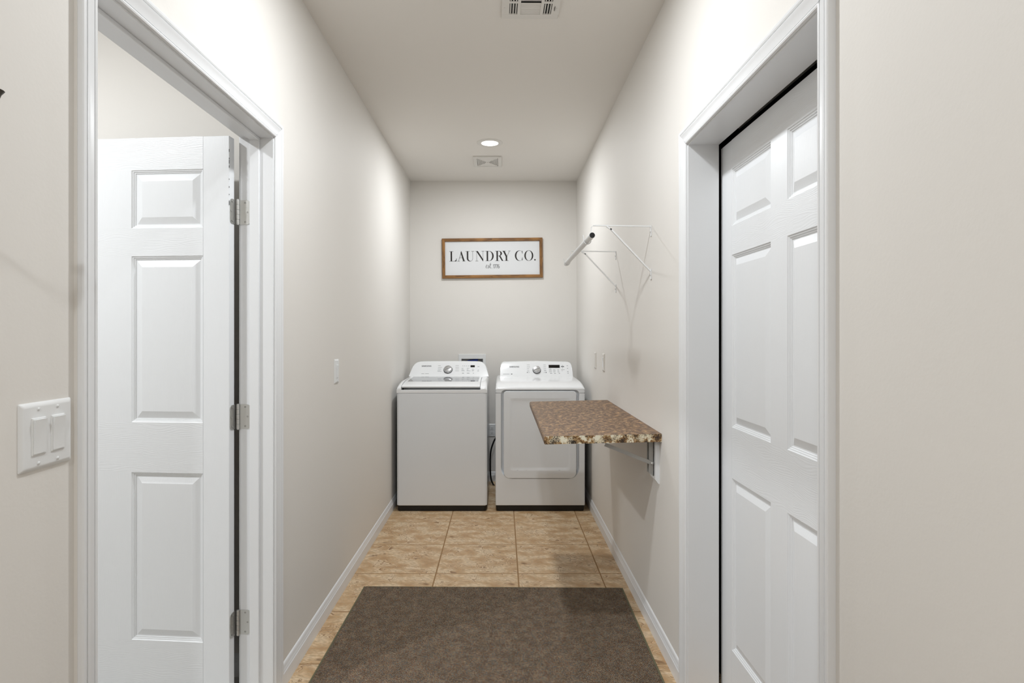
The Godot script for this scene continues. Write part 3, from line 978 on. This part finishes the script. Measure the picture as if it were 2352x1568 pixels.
func dryer() -> void:
	var x0 := -0.046
	var W := 0.679
	var t := thing("clothes_dryer", "white front-load clothes dryer with plain square door, right of the washer", "dryer", P(x0, 0, 4.534))
	var b := MB.new()
	b.loft([ring_xz(rrect(0.008, W - 0.008, -0.69, -0.010, 0.018, 0.018), 0.0), ring_xz(rrect(0.003, W - 0.003, -0.70, -0.006, 0.018, 0.018), 0.04), ring_xz(rrect(0.003, W - 0.003, -0.70, -0.006, 0.018, 0.018), 0.046)])
	part("base", b, M.black_plastic, t)
	b = MB.new()
	var rr := []
	for e in [[0.004, 0.043], [0.0, 0.048], [0.0, 0.892], [0.0025, 0.8955]]:
		rr.append(ring_xz(rrect(e[0], W - e[0], -0.705 + e[0], -0.036, 0.02, 0.003), e[1]))
	b.loft(rr)
	part("body", b, M.enamel, t)
	# front panel with the recess the door sits in
	b = MB.new()
	var cut := func(e: float, z: float) -> PackedVector3Array: return ring_xy(rrect(0.043 + e, W - 0.044 - e, 0.2475 + e * 0.3, 0.9195 - e * 0.2, 0.085, 0.032, 8), z)
	var outer := func(e: float, z: float) -> PackedVector3Array: return ring_xy(rrect(e, W - e, 0.043 + e, 0.9235, 0.008, 0.001, 8), z)
	b.loft([outer.call(0.0, -0.040), outer.call(0.0, -0.009), outer.call(0.0025, -0.003), outer.call(0.008, 0.0), cut.call(-0.003, 0.0), cut.call(0.0, -0.003), cut.call(0.008, -0.030)], false, true)
	part("front_panel", b, M.enamel, t, Vector3.ZERO, 40.0)
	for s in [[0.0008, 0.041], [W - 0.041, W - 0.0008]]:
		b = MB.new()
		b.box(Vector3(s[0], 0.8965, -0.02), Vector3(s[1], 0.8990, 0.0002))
		part("painted_seam_shadow", b, M.seam_shade_and_chips, t)  # dark strip painting the shadow line where top and body meet
	# door
	b = MB.new()
	var dr := func(e: float, z: float) -> PackedVector3Array: return ring_xy(rrect(0.0625 + e, 0.6125 - e, 0.251 + e, 0.9125 - e, maxf(0.046 - e, 0.006), maxf(0.024 - e, 0.004), 8), z)
	var dri := func(e: float, z: float) -> PackedVector3Array: return ring_xy(rrect(0.0625 + e, 0.6125 - e, 0.251 + e * 1.3, 0.9125 - e * 1.2, 0.02, 0.02, 8), z)
	b.loft([dr.call(0.004, -0.0295), dr.call(0.0, -0.024), dr.call(0.0, 0.002), dr.call(0.0012, 0.0045), dr.call(0.004, 0.0058), dri.call(0.043, 0.0062), dri.call(0.048, 0.0058), dri.call(0.060, 0.0032), dri.call(0.066, 0.0027)])
	part("door", b, M.enamel, t, Vector3.ZERO, 30.0)
	b = MB.new()
	for q in [[0.10, 0.010], [0.17, 0.006], [0.415, 0.014], [0.16, 0.003]]:
		b.box(Vector3(0.0625 + q[0], 0.3128, 0.0015), Vector3(0.0625 + q[0] + q[1], 0.3142, 0.0058))
	part("scuff_marks", b, M.print_dark, t).set_meta("kind", "stuff")
	# top
	b = MB.new()
	var sh := [Vector2(0.0, 0.9245), Vector2(0.0, 0.928), Vector2(0.003, 0.9365), Vector2(0.011, 0.9435), Vector2(0.025, 0.948), Vector2(0.06, 0.9565), Vector2(0.12, 0.9665), Vector2(0.2, 0.9745), Vector2(0.4, 0.980), Vector2(0.735, 0.982), Vector2(0.735, 0.897), Vector2(0.036, 0.897), Vector2(0.036, 0.9245)]
	var rings := []
	for q in [[0.0, 0.030], [0.004, 0.014], [0.011, 0.005], [0.024, 0.0], [W - 0.024, 0.0], [W - 0.011, 0.005], [W - 0.004, 0.014], [W, 0.030]]:
		var r := PackedVector3Array()
		for p in sh:
			var k := clampf((p.y - 0.9245) / 0.0575, 0.0, 1.0)
			r.append(Vector3(q[0], p.y - q[1] * sqrt(k), -p.x))
		rings.append(r)
	b.loft(rings)
	part("top_cover", b, M.plastic_white, t, Vector3.ZERO, 40.0)
	# console
	b = MB.new()
	var front := func(h): return 0.585 + h * 0.62
	var side := [Vector2(0.034, 0.0), Vector2(0.0345, 0.04), Vector2(0.0365, 0.08), Vector2(0.040, 0.100), Vector2(0.0465, 0.112), Vector2(0.056, 0.1185), Vector2(0.075, 0.1225)]
	var cols := []
	for p in side:
		cols.append(p)
	cols.append(Vector2(W / 2, 0.1285))
	for k in side.size():
		var p: Vector2 = side[side.size() - 1 - k]
		cols.append(Vector2(W - p.x + 0.012, p.y))
	height_body(b, cols, front, 0.735, 0.981)
	var con := part("console", b, M.plastic_white, t, Vector3.ZERO, 50.0)
	var f := face_frame(0.585, 0.981, 0.585 + 0.62 * 0.1, 1.081)
	console_knob(con, px_on(f, x0, 1232.8, 848.5), f, 0.034, 0.026)
	b = MB.new()
	var dc := Vector2((1260.5 - 1152.0) / 266.4 - x0, (862.0 - 843.7) * 0.00456)
	b.box(Vector3(dc.x, dc.y, -0.001), Vector3(dc.x + 0.096, dc.y + 0.030, 0.0007), 0.0003)
	var dp := part("display", b, M.display, con)
	dp.transform = f
	lettering("brand_lettering", "SAMSUNG", f * Transform3D(Basis(), Vector3((1181.2 - 1152.0) / 266.4 - x0, (862 - 841.3) * 0.00456, 0.0006)), 0.083, 0.0145, M.print_dark, con)
	legend(con, f, x0, [[1155.5, 856.8, 14, 0.9], [1171, 856.8, 0.8, 0.8], [1210.5, 837.2, 6.5, 0.7], [1210.5, 841.4, 7, 0.7], [1210.5, 845.6, 5, 0.8], [1210.8, 850.2, 5, 0.8], [1213, 853.4, 3.5, 0.6],
		[1248.6, 837.3, 5.5, 0.8], [1248.6, 841.4, 5.5, 0.8], [1248.6, 845.6, 6, 0.8], [1249.5, 849.6, 5, 1.2], [1248.6, 853.4, 3, 0.8],
		[1261, 845.5, 5.5, 0.7], [1261, 847.6, 6, 0.7], [1261, 850, 6.5, 0.7], [1261, 852.4, 6.5, 0.7], [1270.5, 847.6, 5, 0.7], [1270.5, 850, 6, 0.7], [1270.5, 852.4, 5, 0.7], [1280.2, 847.6, 4, 0.7], [1280.2, 850, 3.5, 0.7], [1280.2, 852.4, 4.5, 0.7],
		[1263, 855.4, 5, 1.2], [1272.5, 855.4, 4, 1.2], [1283, 855.4, 2.5, 1.2], [1289, 847.6, 8, 0.8], [1290, 850, 2, 0.7], [1302, 839, 3, 1.0], [1302.5, 844.6, 2.5, 1.2], [1302.5, 851.6, 3, 1.2], [1303, 855, 2.5, 1.4], [1291, 838.4, 3, 0.8]], M.print_grey)
	legend(con, f, x0, [[1174, 856.8, 2.6, 1.6], [1210.3, 853.4, 1.6, 1.6], [1253, 853.4, 2, 1.7], [1289, 840.8, 7, 1.6], [1292, 843.6, 1, 1.2]], M.print_dark, "printed_icons")

	# power cord of the dryer
	b = MB.new()
	var cv := Curve3D.new()
	for q in [[1160, 985], [1140, 1004], [1131, 1022], [1126.6, 1042], [1126.0, 1068], [1126.6, 1090], [1130, 1106], [1138, 1117], [1160, 1126]]:
		var s := 1373.0 / 5.315
		cv.add_point(P((q[0] - 1152.0) / s, 1.344 - (q[1] - 767.0) / s, 5.315))
	for i in range(1, cv.point_count - 1):
		var tn := (cv.get_point_position(i + 1) - cv.get_point_position(i - 1)) * 0.18
		cv.set_point_in(i, -tn); cv.set_point_out(i, tn)
	b.tube(cv.tessellate(4, 3), 0.0072, 10)
	var cord := part("power_cord", b, M.rubber, self)
	tag(cord, "thick black power cord hanging in gap between washer and dryer", "cord")

func counter() -> void:
	# laminate shelf fixed to the right wall, tipped a little towards the room
	var L := 1.319
	var w := 0.505
	var t := thing("countertop_shelf", "brown granite-look laminate countertop shelf on right wall", "shelf", P(XR, 0.9165, 2.563))
	t.rotation.z = deg_to_rad(1.25)
	var b := MB.new()
	# section across x (0 at the wall, -w at the rounded free edge), swept along -z
	var sec := PackedVector2Array([Vector2(0, -0.0345), Vector2(0, 0.0)])
	for k in 7:
		var a := PI / 2 + PI / 2 * k / 6.0
		sec.append(Vector2(-w + 0.010 + cos(a) * 0.010, -0.010 + sin(a) * 0.010))
	for k in 4:
		var a := PI + PI / 2 * k / 3.0
		sec.append(Vector2(-w + 0.005 + cos(a) * 0.005, -0.0295 + sin(a) * 0.005))
	b.loft([ring_xy(sec, -0.0012), ring_xy(sec, -L)])
	part("top", b, M.laminate, t)
	b = MB.new()
	b.loft([ring_xy(sec, -0.0012), ring_xy(sec, 0.0)])
	part("end_cap", b, M.laminate_end, t)
	# wooden cleats on the wall and folding steel brackets under the shelf
	for k in 2:
		var d := 2.60 if k == 0 else 3.70
		var cl := MB.new()
		cl.loft([
			PackedVector3Array([P(XR, 0.8795, d), P(XR - 0.019, 0.8790, d), P(XR - 0.019, 0.8790, d + 0.085), P(XR, 0.8795, d + 0.085)]),
			PackedVector3Array([P(XR, 0.712, d), P(XR - 0.019, 0.712, d), P(XR - 0.019, 0.712, d + 0.085), P(XR, 0.712, d + 0.085)]),
			PackedVector3Array([P(XR, 0.692, d), P(XR - 0.004, 0.692, d), P(XR - 0.004, 0.692, d + 0.085), P(XR, 0.692, d + 0.085)])])
		var c := part(numbered("wall_cleat"), cl, M.trim, self)
		tag(c, "white wooden cleat on right wall under the near end of shelf" if k == 0 else "white wooden cleat on right wall under the far end of shelf", "cleat", "shelf cleats")
		var br := thing("folding_bracket", "grey steel folding bracket under the near end of shelf" if k == 0 else "grey steel folding bracket under the far end of shelf", "bracket", P(XR - 0.019, 0, d), "shelf brackets")
		var a := MB.new()
		a.loft([
			PackedVector3Array([Vector3(0, 0.874, -0.022), Vector3(-0.021, 0.872, -0.022), Vector3(-0.021, 0.872, -0.026), Vector3(0, 0.874, -0.026)]),
			PackedVector3Array([Vector3(0, 0.722, -0.022), Vector3(-0.021, 0.734, -0.022), Vector3(-0.021, 0.734, -0.026), Vector3(0, 0.722, -0.026)])])
		a.loft([
			PackedVector3Array([Vector3(0, 0.874, -0.056), Vector3(-0.021, 0.872, -0.056), Vector3(-0.021, 0.872, -0.060), Vector3(0, 0.874, -0.060)]),
			PackedVector3Array([Vector3(0, 0.722, -0.056), Vector3(-0.021, 0.734, -0.056), Vector3(-0.021, 0.734, -0.060), Vector3(0, 0.722, -0.060)])])
		a.box(Vector3(-0.003, 0.722, -0.060), Vector3(0, 0.874, -0.022))
		part("wall_arm", a, M.grey_metal, br)
		a = MB.new()
		a.bar(Vector3(-0.30, 0.8662, -0.041), Vector3(-0.012, 0.8720, -0.041), Vector3(0, 0, 1), 0.034, 0.003)
		part("shelf_arm", a, M.grey_metal, br)
		a = MB.new()
		a.bar(Vector3(-0.004, 0.777, -0.018), Vector3(-0.215, 0.861, -0.018), Vector3.UP, 0.016, 0.003)
		a.bar(Vector3(-0.004, 0.769, -0.026), Vector3(-0.215, 0.854, -0.026), Vector3(0, 0, 1), 0.018, 0.002)
		part("brace", a, M.grey_metal, br)
		a = MB.new()
		a.lathe([Vector2(0.006, 0), Vector2(0.006, 0.002), Vector2(0.003, 0.004), Vector2(0.0002, 0.0045)], Transform3D(Basis(Vector3.RIGHT, PI / 2), Vector3(-0.009, 0.778, -0.0165)), 16)
		part("rivet", a, M.nickel, br)

func rod() -> void:
	var X := 0.3935
	var Y := 1.773
	var r := thing("closet_rod", "white metal hanging rod with black end held by two wall brackets", "rod", P(X, Y, 2.595))
	var b := MB.new()
	var turn := Basis(Vector3.RIGHT, -PI / 2)
	b.lathe([Vector2(0.0112, 0.0), Vector2(0.0128, 0.0005), Vector2(0.0128, 1.06), Vector2(0.011, 1.063)], Transform3D(turn, Vector3.ZERO), 28)
	part("tube", b, M.white_metal, r)
	b = MB.new()
	b.lathe([Vector2(0.0118, -0.0008), Vector2(0.0118, 0.004), Vector2(0.001, 0.0045), Vector2(0.001, -0.0012)], Transform3D(turn, Vector3.ZERO), 28)
	part("end_plug", b, M.rubber, r)
	for k in 2:
		var d := 2.742 if k == 0 else 3.587
		var t := thing("rod_bracket", "white wire rod bracket on right wall, nearer of the two" if k == 0 else "white wire rod bracket on right wall, farther of the two", "bracket", P(XR, 0, d), "closet rod brackets")
		var a := MB.new()
		a.bar(Vector3(-0.003, 1.838, 0), Vector3(X - XR + 0.030, 1.842, 0), Vector3(0, 0, 1), 0.008, 0.0055)
		part("arm", a, M.white_metal, t)
		a = MB.new()
		a.bar(Vector3(-0.003, 1.632, 0), Vector3(-0.188, 1.828, 0), Vector3(0, 0, 1), 0.009, 0.0065)
		a.bar(Vector3(-0.1825, 1.8225, 0), Vector3(-0.205, 1.838, 0), Vector3(0, 0, 1), 0.009, 0.0065)
		part("diagonal_brace", a, M.white_metal, t)
		for y in [1.838, 1.640]:
			a = MB.new()
			a.box(Vector3(-0.004, y - 0.046, -0.008), Vector3(-0.0003, y + 0.003, 0.008), 0.001)
			part("wall_tab", a, M.white_metal, t)
			var s := MB.new()
			s.lathe([Vector2(0.0042, 0), Vector2(0.004, 0.002), Vector2(0.001, 0.0028)], Transform3D(Basis(Vector3(0, 0, 1), PI / 2), Vector3(-0.004, y - 0.026, 0)), 12)
			part("screw", s, M.nickel, t)
		# the cradle the rod lies in
		a = MB.new()
		var path := PackedVector3Array()
		var cx := X - XR
		path.append(Vector3(cx + 0.036, 1.842, 0)); path.append(Vector3(cx + 0.026, 1.841, 0)); path.append(Vector3(cx + 0.0185, 1.834, 0)); path.append(Vector3(cx + 0.0168, 1.80, 0))
		for q in 13:
			var an := -PI * q / 12.0
			path.append(Vector3(cx + cos(an) * 0.0165, Y + sin(an) * 0.0165, 0))
		path.append(Vector3(cx - 0.0172, Y + 0.014, 0)); path.append(Vector3(cx - 0.0205, Y + 0.024, 0))
		for i in path.size() - 1:
			a.bar(path[i], path[i + 1] + (path[i + 1] - path[i]).normalized() * 0.0006, Vector3(0, 0, 1), 0.009, 0.0032)
		part("cradle", a, M.white_metal, t)

func wall_sign() -> void:
	var u := 1.0 / (7.84 * 252.0)
	var W := 0.917
	var H := 0.363
	var s := 252.0
	var t := thing("laundry_sign", "white sign reading LAUNDRY CO. in brown wooden frame on back wall", "sign", P((1130.8 - 1152.0) / s, 1.344 - (592.3 - 767.0) / s, DB))
	t.rotation.z = deg_to_rad(0.6)
	var fw := 0.0275
	var ft := 0.026
	# mitred mouldings
	var c := [Vector2(-W / 2, -H / 2), Vector2(W / 2, -H / 2), Vector2(W / 2, H / 2), Vector2(-W / 2, H / 2)]
	for k in 4:
		var p: Vector2 = c[k]
		var q: Vector2 = c[(k + 1) % 4]
		var pi_ := p + Vector2(fw * -signf(p.x), fw * -signf(p.y))
		var qi := q + Vector2(fw * -signf(q.x), fw * -signf(q.y))
		var rings := []
		for e in [[p, pi_], [q, qi]]:
			var o: Vector2 = e[0]
			var i: Vector2 = e[1]
			var o2 := o.lerp(i, 0.07)
			var i2 := i.lerp(o, 0.07)
			rings.append(PackedVector3Array([Vector3(o.x, o.y, 0.0), Vector3(o.x, o.y, ft - 0.002), Vector3(o2.x, o2.y, ft), Vector3(i2.x, i2.y, ft), Vector3(i.x, i.y, ft - 0.002), Vector3(i.x, i.y, 0.0)]))
		var b := MB.new()
		b.loft(rings)
		part("frame_side", b, M.wood_h if k % 2 == 0 else M.wood_v, t)
	var pb := MB.new()
	pb.box(Vector3(-W / 2 + fw - 0.001, -H / 2 + fw - 0.001, 0.004), Vector3(W / 2 - fw + 0.001, H / 2 - fw + 0.001, 0.012))
	part("board", pb, M.sign_white, t)
	var cap := 181.0 * u
	for g in [["L", 405], ["A", 550], ["U", 697], ["N", 875], ["D", 1055], ["R", 1232], ["Y", 1360], ["C", 1588], ["O", 1758], [".", 1936]]:
		var o := Vector3((g[1] - 1181.0) * u, -(621.5 - 570.0) * u, 0.0126)
		var ink := MB.new()
		glyph(ink, g[0], Transform3D(Basis.from_scale(Vector3(cap, cap, 1)), o))
		part("letter", ink, M.ink, t)
	var small := MB.new()
	var f := Transform3D(Basis.from_scale(Vector3(u, u, 1)), Vector3(-1181.0 * u, -(752.0 - 570.0) * u, 0.0126))
	# est. (script)
	stroke(small, [Vector2(1060, 18), Vector2(1074, 26), Vector2(1088, 40), Vector2(1090, 54), Vector2(1082, 60), Vector2(1070, 50), Vector2(1063, 30), Vector2(1063, 12), Vector2(1070, 3), Vector2(1080, 4), Vector2(1094, 16), Vector2(1104, 36), Vector2(1111, 56), Vector2(1114, 40), Vector2(1115, 20), Vector2(1110, 4), Vector2(1102, 1), Vector2(1098, 8)], 6.0, f, 0.55)
	stroke(small, [Vector2(1110, 6), Vector2(1124, 22), Vector2(1138, 54), Vector2(1148, 92)], 4.0, f, 0.3)
	stroke(small, [Vector2(1149, 92), Vector2(1140, 52), Vector2(1134, 20), Vector2(1136, 5), Vector2(1144, 2), Vector2(1156, 14)], 7.0, f, 0.4)
	stroke(small, [Vector2(1128, 62), Vector2(1162, 68)], 4.0, f)
	part("script_lettering", small, M.ink, t)
	small = MB.new()
	stroke(small, [Vector2(1168, 3), Vector2(1173, 3)], 6.0, f)
	part("letter", small, M.ink, t)
	# 1776
	small = MB.new()
	stroke(small, [Vector2(1196, 56), Vector2(1207, 66), Vector2(1207, 0)], 7.0, f)
	part("digit", small, M.ink, t)
	for x in [1217.0, 1248.0]:
		small = MB.new()
		stroke(small, [Vector2(x, 64), Vector2(x + 24, 64), Vector2(x + 10, 0)], 7.0, f)
		part("digit", small, M.ink, t)
	small = MB.new()
	stroke(small, [Vector2(1302, 64), Vector2(1290, 64), Vector2(1283, 56), Vector2(1282, 12), Vector2(1288, 3), Vector2(1300, 3), Vector2(1306, 12), Vector2(1306, 28), Vector2(1300, 37), Vector2(1288, 37), Vector2(1282, 30)], 7.0, f)
	part("digit", small, M.ink, t)

func rug() -> void:
	var t := thing("runner_rug", "brown woven runner rug with olive bound edge on tile floor", "rug", P(-0.046, 0, 3.165))
	t.rotation.y = deg_to_rad(-0.75)
	var w := 0.685
	var L := 2.4
	var b := MB.new()
	b.box(Vector3(-w + 0.008, 0.0005, 0.006), Vector3(w - 0.008, 0.007, L - 0.008), 0.002)
	part("pile", b, M.rug, t)
	for e in [[Vector3(-w, 0.0005, 0), Vector3(-w + 0.0085, 0.0066, L)], [Vector3(w - 0.0085, 0.0005, 0), Vector3(w, 0.0066, L)], [Vector3(-w + 0.0085, 0.0005, 0), Vector3(w - 0.0085, 0.0066, 0.0065)], [Vector3(-w + 0.0085, 0.0005, L - 0.0085), Vector3(w - 0.0085, 0.0066, L)]]:
		b = MB.new()
		b.box(e[0], e[1], 0.0024)
		part("bound_edge", b, M.rug_edge, t)

func wall_fittings() -> void:
	# double switch near the camera
	var t := thing("double_light_switch", "white double rocker light switch on left wall beside the door casing", "light switch", P(XL, 1.161, 1.096))
	t.rotation.y = PI / 2
	wall_plate(t, 0.125, 0.1215, M.plate)
	for x in [-0.023, 0.023]:
		rocker(t, x)
		screw(t, x, 0.0485, 0.006)
		screw(t, x, -0.0485, 0.006)
	t = thing("light_switch", "white single rocker light switch on left wall between doorway and washer", "light switch", P(XL, 1.156, 3.024))
	t.rotation.y = PI / 2
	wall_plate(t, 0.074, 0.121, M.plate)
	var b: MB
	rocker(t, 0.0)
	screw(t, 0, 0.0485, 0.006); screw(t, 0, -0.0485, 0.006)
	t = thing("blank_wall_plate", "beige blank cover plate on right wall beside the dryer", "wall plate", P(XR, 1.153, 4.367))
	t.rotation.y = -PI / 2
	wall_plate(t, 0.072, 0.118, M.cover_plate, 0.0075)
	screw(t, 0, 0.042, 0.0075, 0.003, M.cover_plate); screw(t, 0, -0.042, 0.0075, 0.003, M.cover_plate)
	t = thing("rocker_wall_switch", "off-white rocker switch on right wall above the shelf", "light switch", P(XR, 1.154, 4.01))
	t.rotation.y = -PI / 2
	wall_plate(t, 0.072, 0.120, M.cover_plate, 0.0075)
	rocker(t, 0.0)
	screw(t, 0, 0.0485, 0.0075, 0.003, M.cover_plate); screw(t, 0, -0.0485, 0.0075, 0.003, M.cover_plate)

	# duplex outlet low on the back wall
	t = thing("wall_outlet", "white duplex power outlet on back wall between washer and dryer", "outlet", P(-0.088, 0.4635, DB))
	wall_plate(t, 0.072, 0.117, M.plate)
	for y in [0.0195, -0.0195]:
		b = MB.new()
		b.loft([ring_xy(rrect(-0.017, 0.017, y - 0.0145, y + 0.0145, 0.010, 0.010), 0.004), ring_xy(rrect(-0.017, 0.017, y - 0.0145, y + 0.0145, 0.010, 0.010), 0.0078)])
		var o := part("receptacle", b, M.plate, t)
		b = MB.new()
		b.box(Vector3(-0.0075, y - 0.001, 0.0074), Vector3(-0.0055, y + 0.008, 0.0082))
		b.box(Vector3(0.0055, y, 0.0074), Vector3(0.0075, y + 0.007, 0.0082))
		b.lathe([Vector2(0.0028, 0.0), Vector2(0.0028, 0.0008)], Transform3D(Basis(Vector3.RIGHT, PI / 2), Vector3(0, y - 0.0075, 0.0074)), 12)
		part("slots", b, M.slot, o)
	screw(t, 0, 0, 0.006); screw(t, 0, 0.050, 0.006); screw(t, 0, -0.050, 0.006)

	# washer supply box let into the back wall
	t = thing("washer_outlet_box", "white recessed water outlet box on back wall behind the washer", "outlet box", P(-0.2687, 1.036, DB))
	b = MB.new()
	var o0 := [-0.1255, 0.1257, -0.13, 0.125]
	var i0 := [-0.0978, 0.0977, -0.081, 0.081]
	var rings := []
	for q in [[o0, 0.0], [o0, 0.004], [[-0.1235, 0.1237, -0.128, 0.123], 0.006], [[-0.0998, 0.0997, -0.083, 0.083], 0.006], [i0, 0.004], [i0, -0.085]]:
		var e: Array = q[0]
		rings.append(ring_xy(PackedVector2Array([Vector2(e[0], e[2]), Vector2(e[1], e[2]), Vector2(e[1], e[3]), Vector2(e[0], e[3])]), q[1]))
	b.loft(rings, false, false)
	part("face_plate", b, M.plate, t)
	b = MB.new()
	b.box(Vector3(-0.0978, -0.081, -0.09), Vector3(0.0977, 0.081, -0.082))
	part("back_plate", b, M.box_grey, t)
	b = MB.new()
	b.loft([
		PackedVector3Array([Vector3(-0.049, -0.06, -0.075), Vector3(0.049, -0.06, -0.075), Vector3(0.049, 0.079, -0.075), Vector3(-0.046, 0.066, -0.075)]),
		PackedVector3Array([Vector3(-0.049, -0.06, -0.03), Vector3(0.049, -0.06, -0.03), Vector3(0.049, 0.079, -0.03), Vector3(-0.046, 0.066, -0.03)])])
	part("valve_cover", b, M.blue, t)

	# coat hook at the left edge of the view
	t = thing("coat_hook", "dark metal coat hook with flared tip high on left wall", "hook", P(XL, 1.64, 0.80))
	b = MB.new()
	b.loft([ring_zy(rrect(-0.016, 0.016, -0.05, 0.05, 0.012, 0.012), 0.0), ring_zy(rrect(-0.016, 0.016, -0.05, 0.05, 0.012, 0.012), 0.004), ring_zy(rrect(-0.012, 0.012, -0.046, 0.046, 0.010, 0.010), 0.006)])
	part("back_plate", b, M.hook_metal, t)
	b = MB.new()
	var cv := Curve3D.new()
	cv.add_point(Vector3(0.004, -0.02, 0), Vector3.ZERO, Vector3(0.03, -0.02, -0.01))
	cv.add_point(Vector3(0.085, -0.01, -0.045), Vector3(-0.03, -0.03, 0.015), Vector3(0.014, 0.014, -0.008))
	cv.add_point(Vector3(0.108, 0.038, -0.060), Vector3(-0.004, -0.02, 0.002))
	b.tube(cv.tessellate(4, 3), 0.0048, 12)
	part("prong", b, M.hook_metal, t)
	b = MB.new()
	b.lathe([Vector2(0.0046, -0.006), Vector2(0.0052, 0.004), Vector2(0.0075, 0.011), Vector2(0.0115, 0.0165), Vector2(0.0108, 0.0175), Vector2(0.006, 0.0165), Vector2(0.0005, 0.016)], Transform3D(Basis(), Vector3(0.108, 0.038, -0.060)), 24)
	part("flared_tip", b, M.hook_metal, t)
	b = MB.new()
	cv = Curve3D.new()
	cv.add_point(Vector3(0.004, -0.035, 0), Vector3.ZERO, Vector3(0.02, -0.01, 0.0))
	cv.add_point(Vector3(0.05, -0.045, 0.0), Vector3(-0.02, -0.02, 0), Vector3(0.01, 0.01, 0))
	cv.add_point(Vector3(0.062, -0.015, 0.0), Vector3(-0.004, -0.01, 0))
	b.tube(cv.tessellate(4, 3), 0.0048, 12)
	part("lower_prong", b, M.hook_metal, t)

func ring_zy(p: PackedVector2Array, x: float) -> PackedVector3Array:
	var r := PackedVector3Array()
	for q in p:
		r.append(Vector3(x, q.y, q.x))
	return r

func ceiling_fittings() -> void:
	# air register
	var t := thing("air_register", "off-white metal air register with side louvres in ceiling", "vent", P(0.1233, CEIL, 2.644))
	t.rotation.y = deg_to_rad(0.8)
	var hw := 0.1233
	var L := 0.26
	var b := MB.new()
	# face plate as a rim of four strips and bars between the openings (own axes: z towards the camera)
	var y0 := -0.007
	var y1 := -0.004
	b.box(Vector3(-hw, y0, 0), Vector3(hw, 0, 0.037), 0.001)
	b.box(Vector3(-hw, y0, L - 0.037), Vector3(hw, 0, L), 0.001)
	b.box(Vector3(-hw, y0, 0.037), Vector3(-0.091, 0, L - 0.037))
	b.box(Vector3(0.091, y0, 0.037), Vector3(hw, 0, L - 0.037))
	for sx in [-1.0, 1.0]:
		b.box(Vector3(sx * 0.043, y0, 0.037), Vector3(sx * 0.056, 0, L - 0.037))
		b.box(Vector3(sx * 0.056, y0, 0.1235), Vector3(sx * 0.091, y1, 0.1365))
	part("face_plate", b, M.vent_white, t)
	b = MB.new()
	b.box(Vector3(-0.095, -0.0012, 0.03), Vector3(0.095, 0.0, L - 0.03))
	part("duct", b, M.slot, t)
	for sx in [-1.0, 1.0]:
		for k in 3:
			b = MB.new()
			var x: float = sx * (0.0625 + 0.0115 * k)
			b.bar(Vector3(x, -0.0045, 0.037), Vector3(x, -0.0045, L - 0.037), Vector3(1, 0.7 * sx, 0), 0.0066, 0.0007)
			part("louvre", b, M.vent_white, t)
	for k in 14:
		var z := 0.0435 + 0.0125 * k + (0.0105 if k > 6 else 0.0)
		if z > L - 0.04:
			continue
		b = MB.new()
		b.bar(Vector3(-0.0435, -0.0046, z), Vector3(0.0435, -0.0046, z), Vector3(0, 0.08 if k < 7 else -0.30, 1), 0.0100, 0.0007)
		part("louvre", b, M.vent_white, t)
	b = MB.new()
	b.box(Vector3(hw - 0.021, -0.010, 0.070), Vector3(hw - 0.0195, -0.006, 0.102))
	part("damper_lever", b, M.slot, t)
	for sx in [-1.0, 1.0]:
		b = MB.new()
		b.lathe([Vector2(0.0032, 0), Vector2(0.003, -0.001), Vector2(0.0005, -0.0015)], Transform3D(Basis(), Vector3(sx * (hw - 0.012), y0, 0.088)), 12)
		part("screw", b, M.vent_white, t)

	# exhaust grille of nested frames
	t = thing("exhaust_grille", "small white square exhaust fan grille in ceiling beside downlight", "vent", P(-0.113, CEIL, 4.84))
	var e := 0.113
	var f := 0.140
	b = MB.new()
	for q in [[-e, e, -f, -f + 0.030], [-e, e, f - 0.030, f], [-e, -e + 0.030, -f + 0.030, f - 0.030], [e - 0.030, e, -f + 0.030, f - 0.030]]:
		b.box(Vector3(q[0], -0.012, q[2]), Vector3(q[1], 0, q[3]), 0.0015)
	part("frame", b, M.vent_white, t)
	b = MB.new()
	b.box(Vector3(-e + 0.02, -0.0015, -f + 0.02), Vector3(e - 0.02, 0, f - 0.02))
	part("backing", b, M.grey_metal, t)
	for k in 7:
		b = MB.new()
		var xo := 0.079 - 0.0108 * k
		var zo := 0.106 - 0.0145 * k
		var w := 0.0068
		b.box(Vector3(-xo, -0.011, -zo), Vector3(-xo + w, -0.0015, zo)); b.box(Vector3(xo - w, -0.011, -zo), Vector3(xo, -0.0015, zo))
		b.box(Vector3(-xo + w, -0.0105, -zo), Vector3(xo - w, -0.0015, -zo + 0.0145)); b.box(Vector3(-xo + w, -0.0105, zo - 0.0145), Vector3(xo - w, -0.0015, zo))
		part("slat_ring", b, M.vent_white, t)
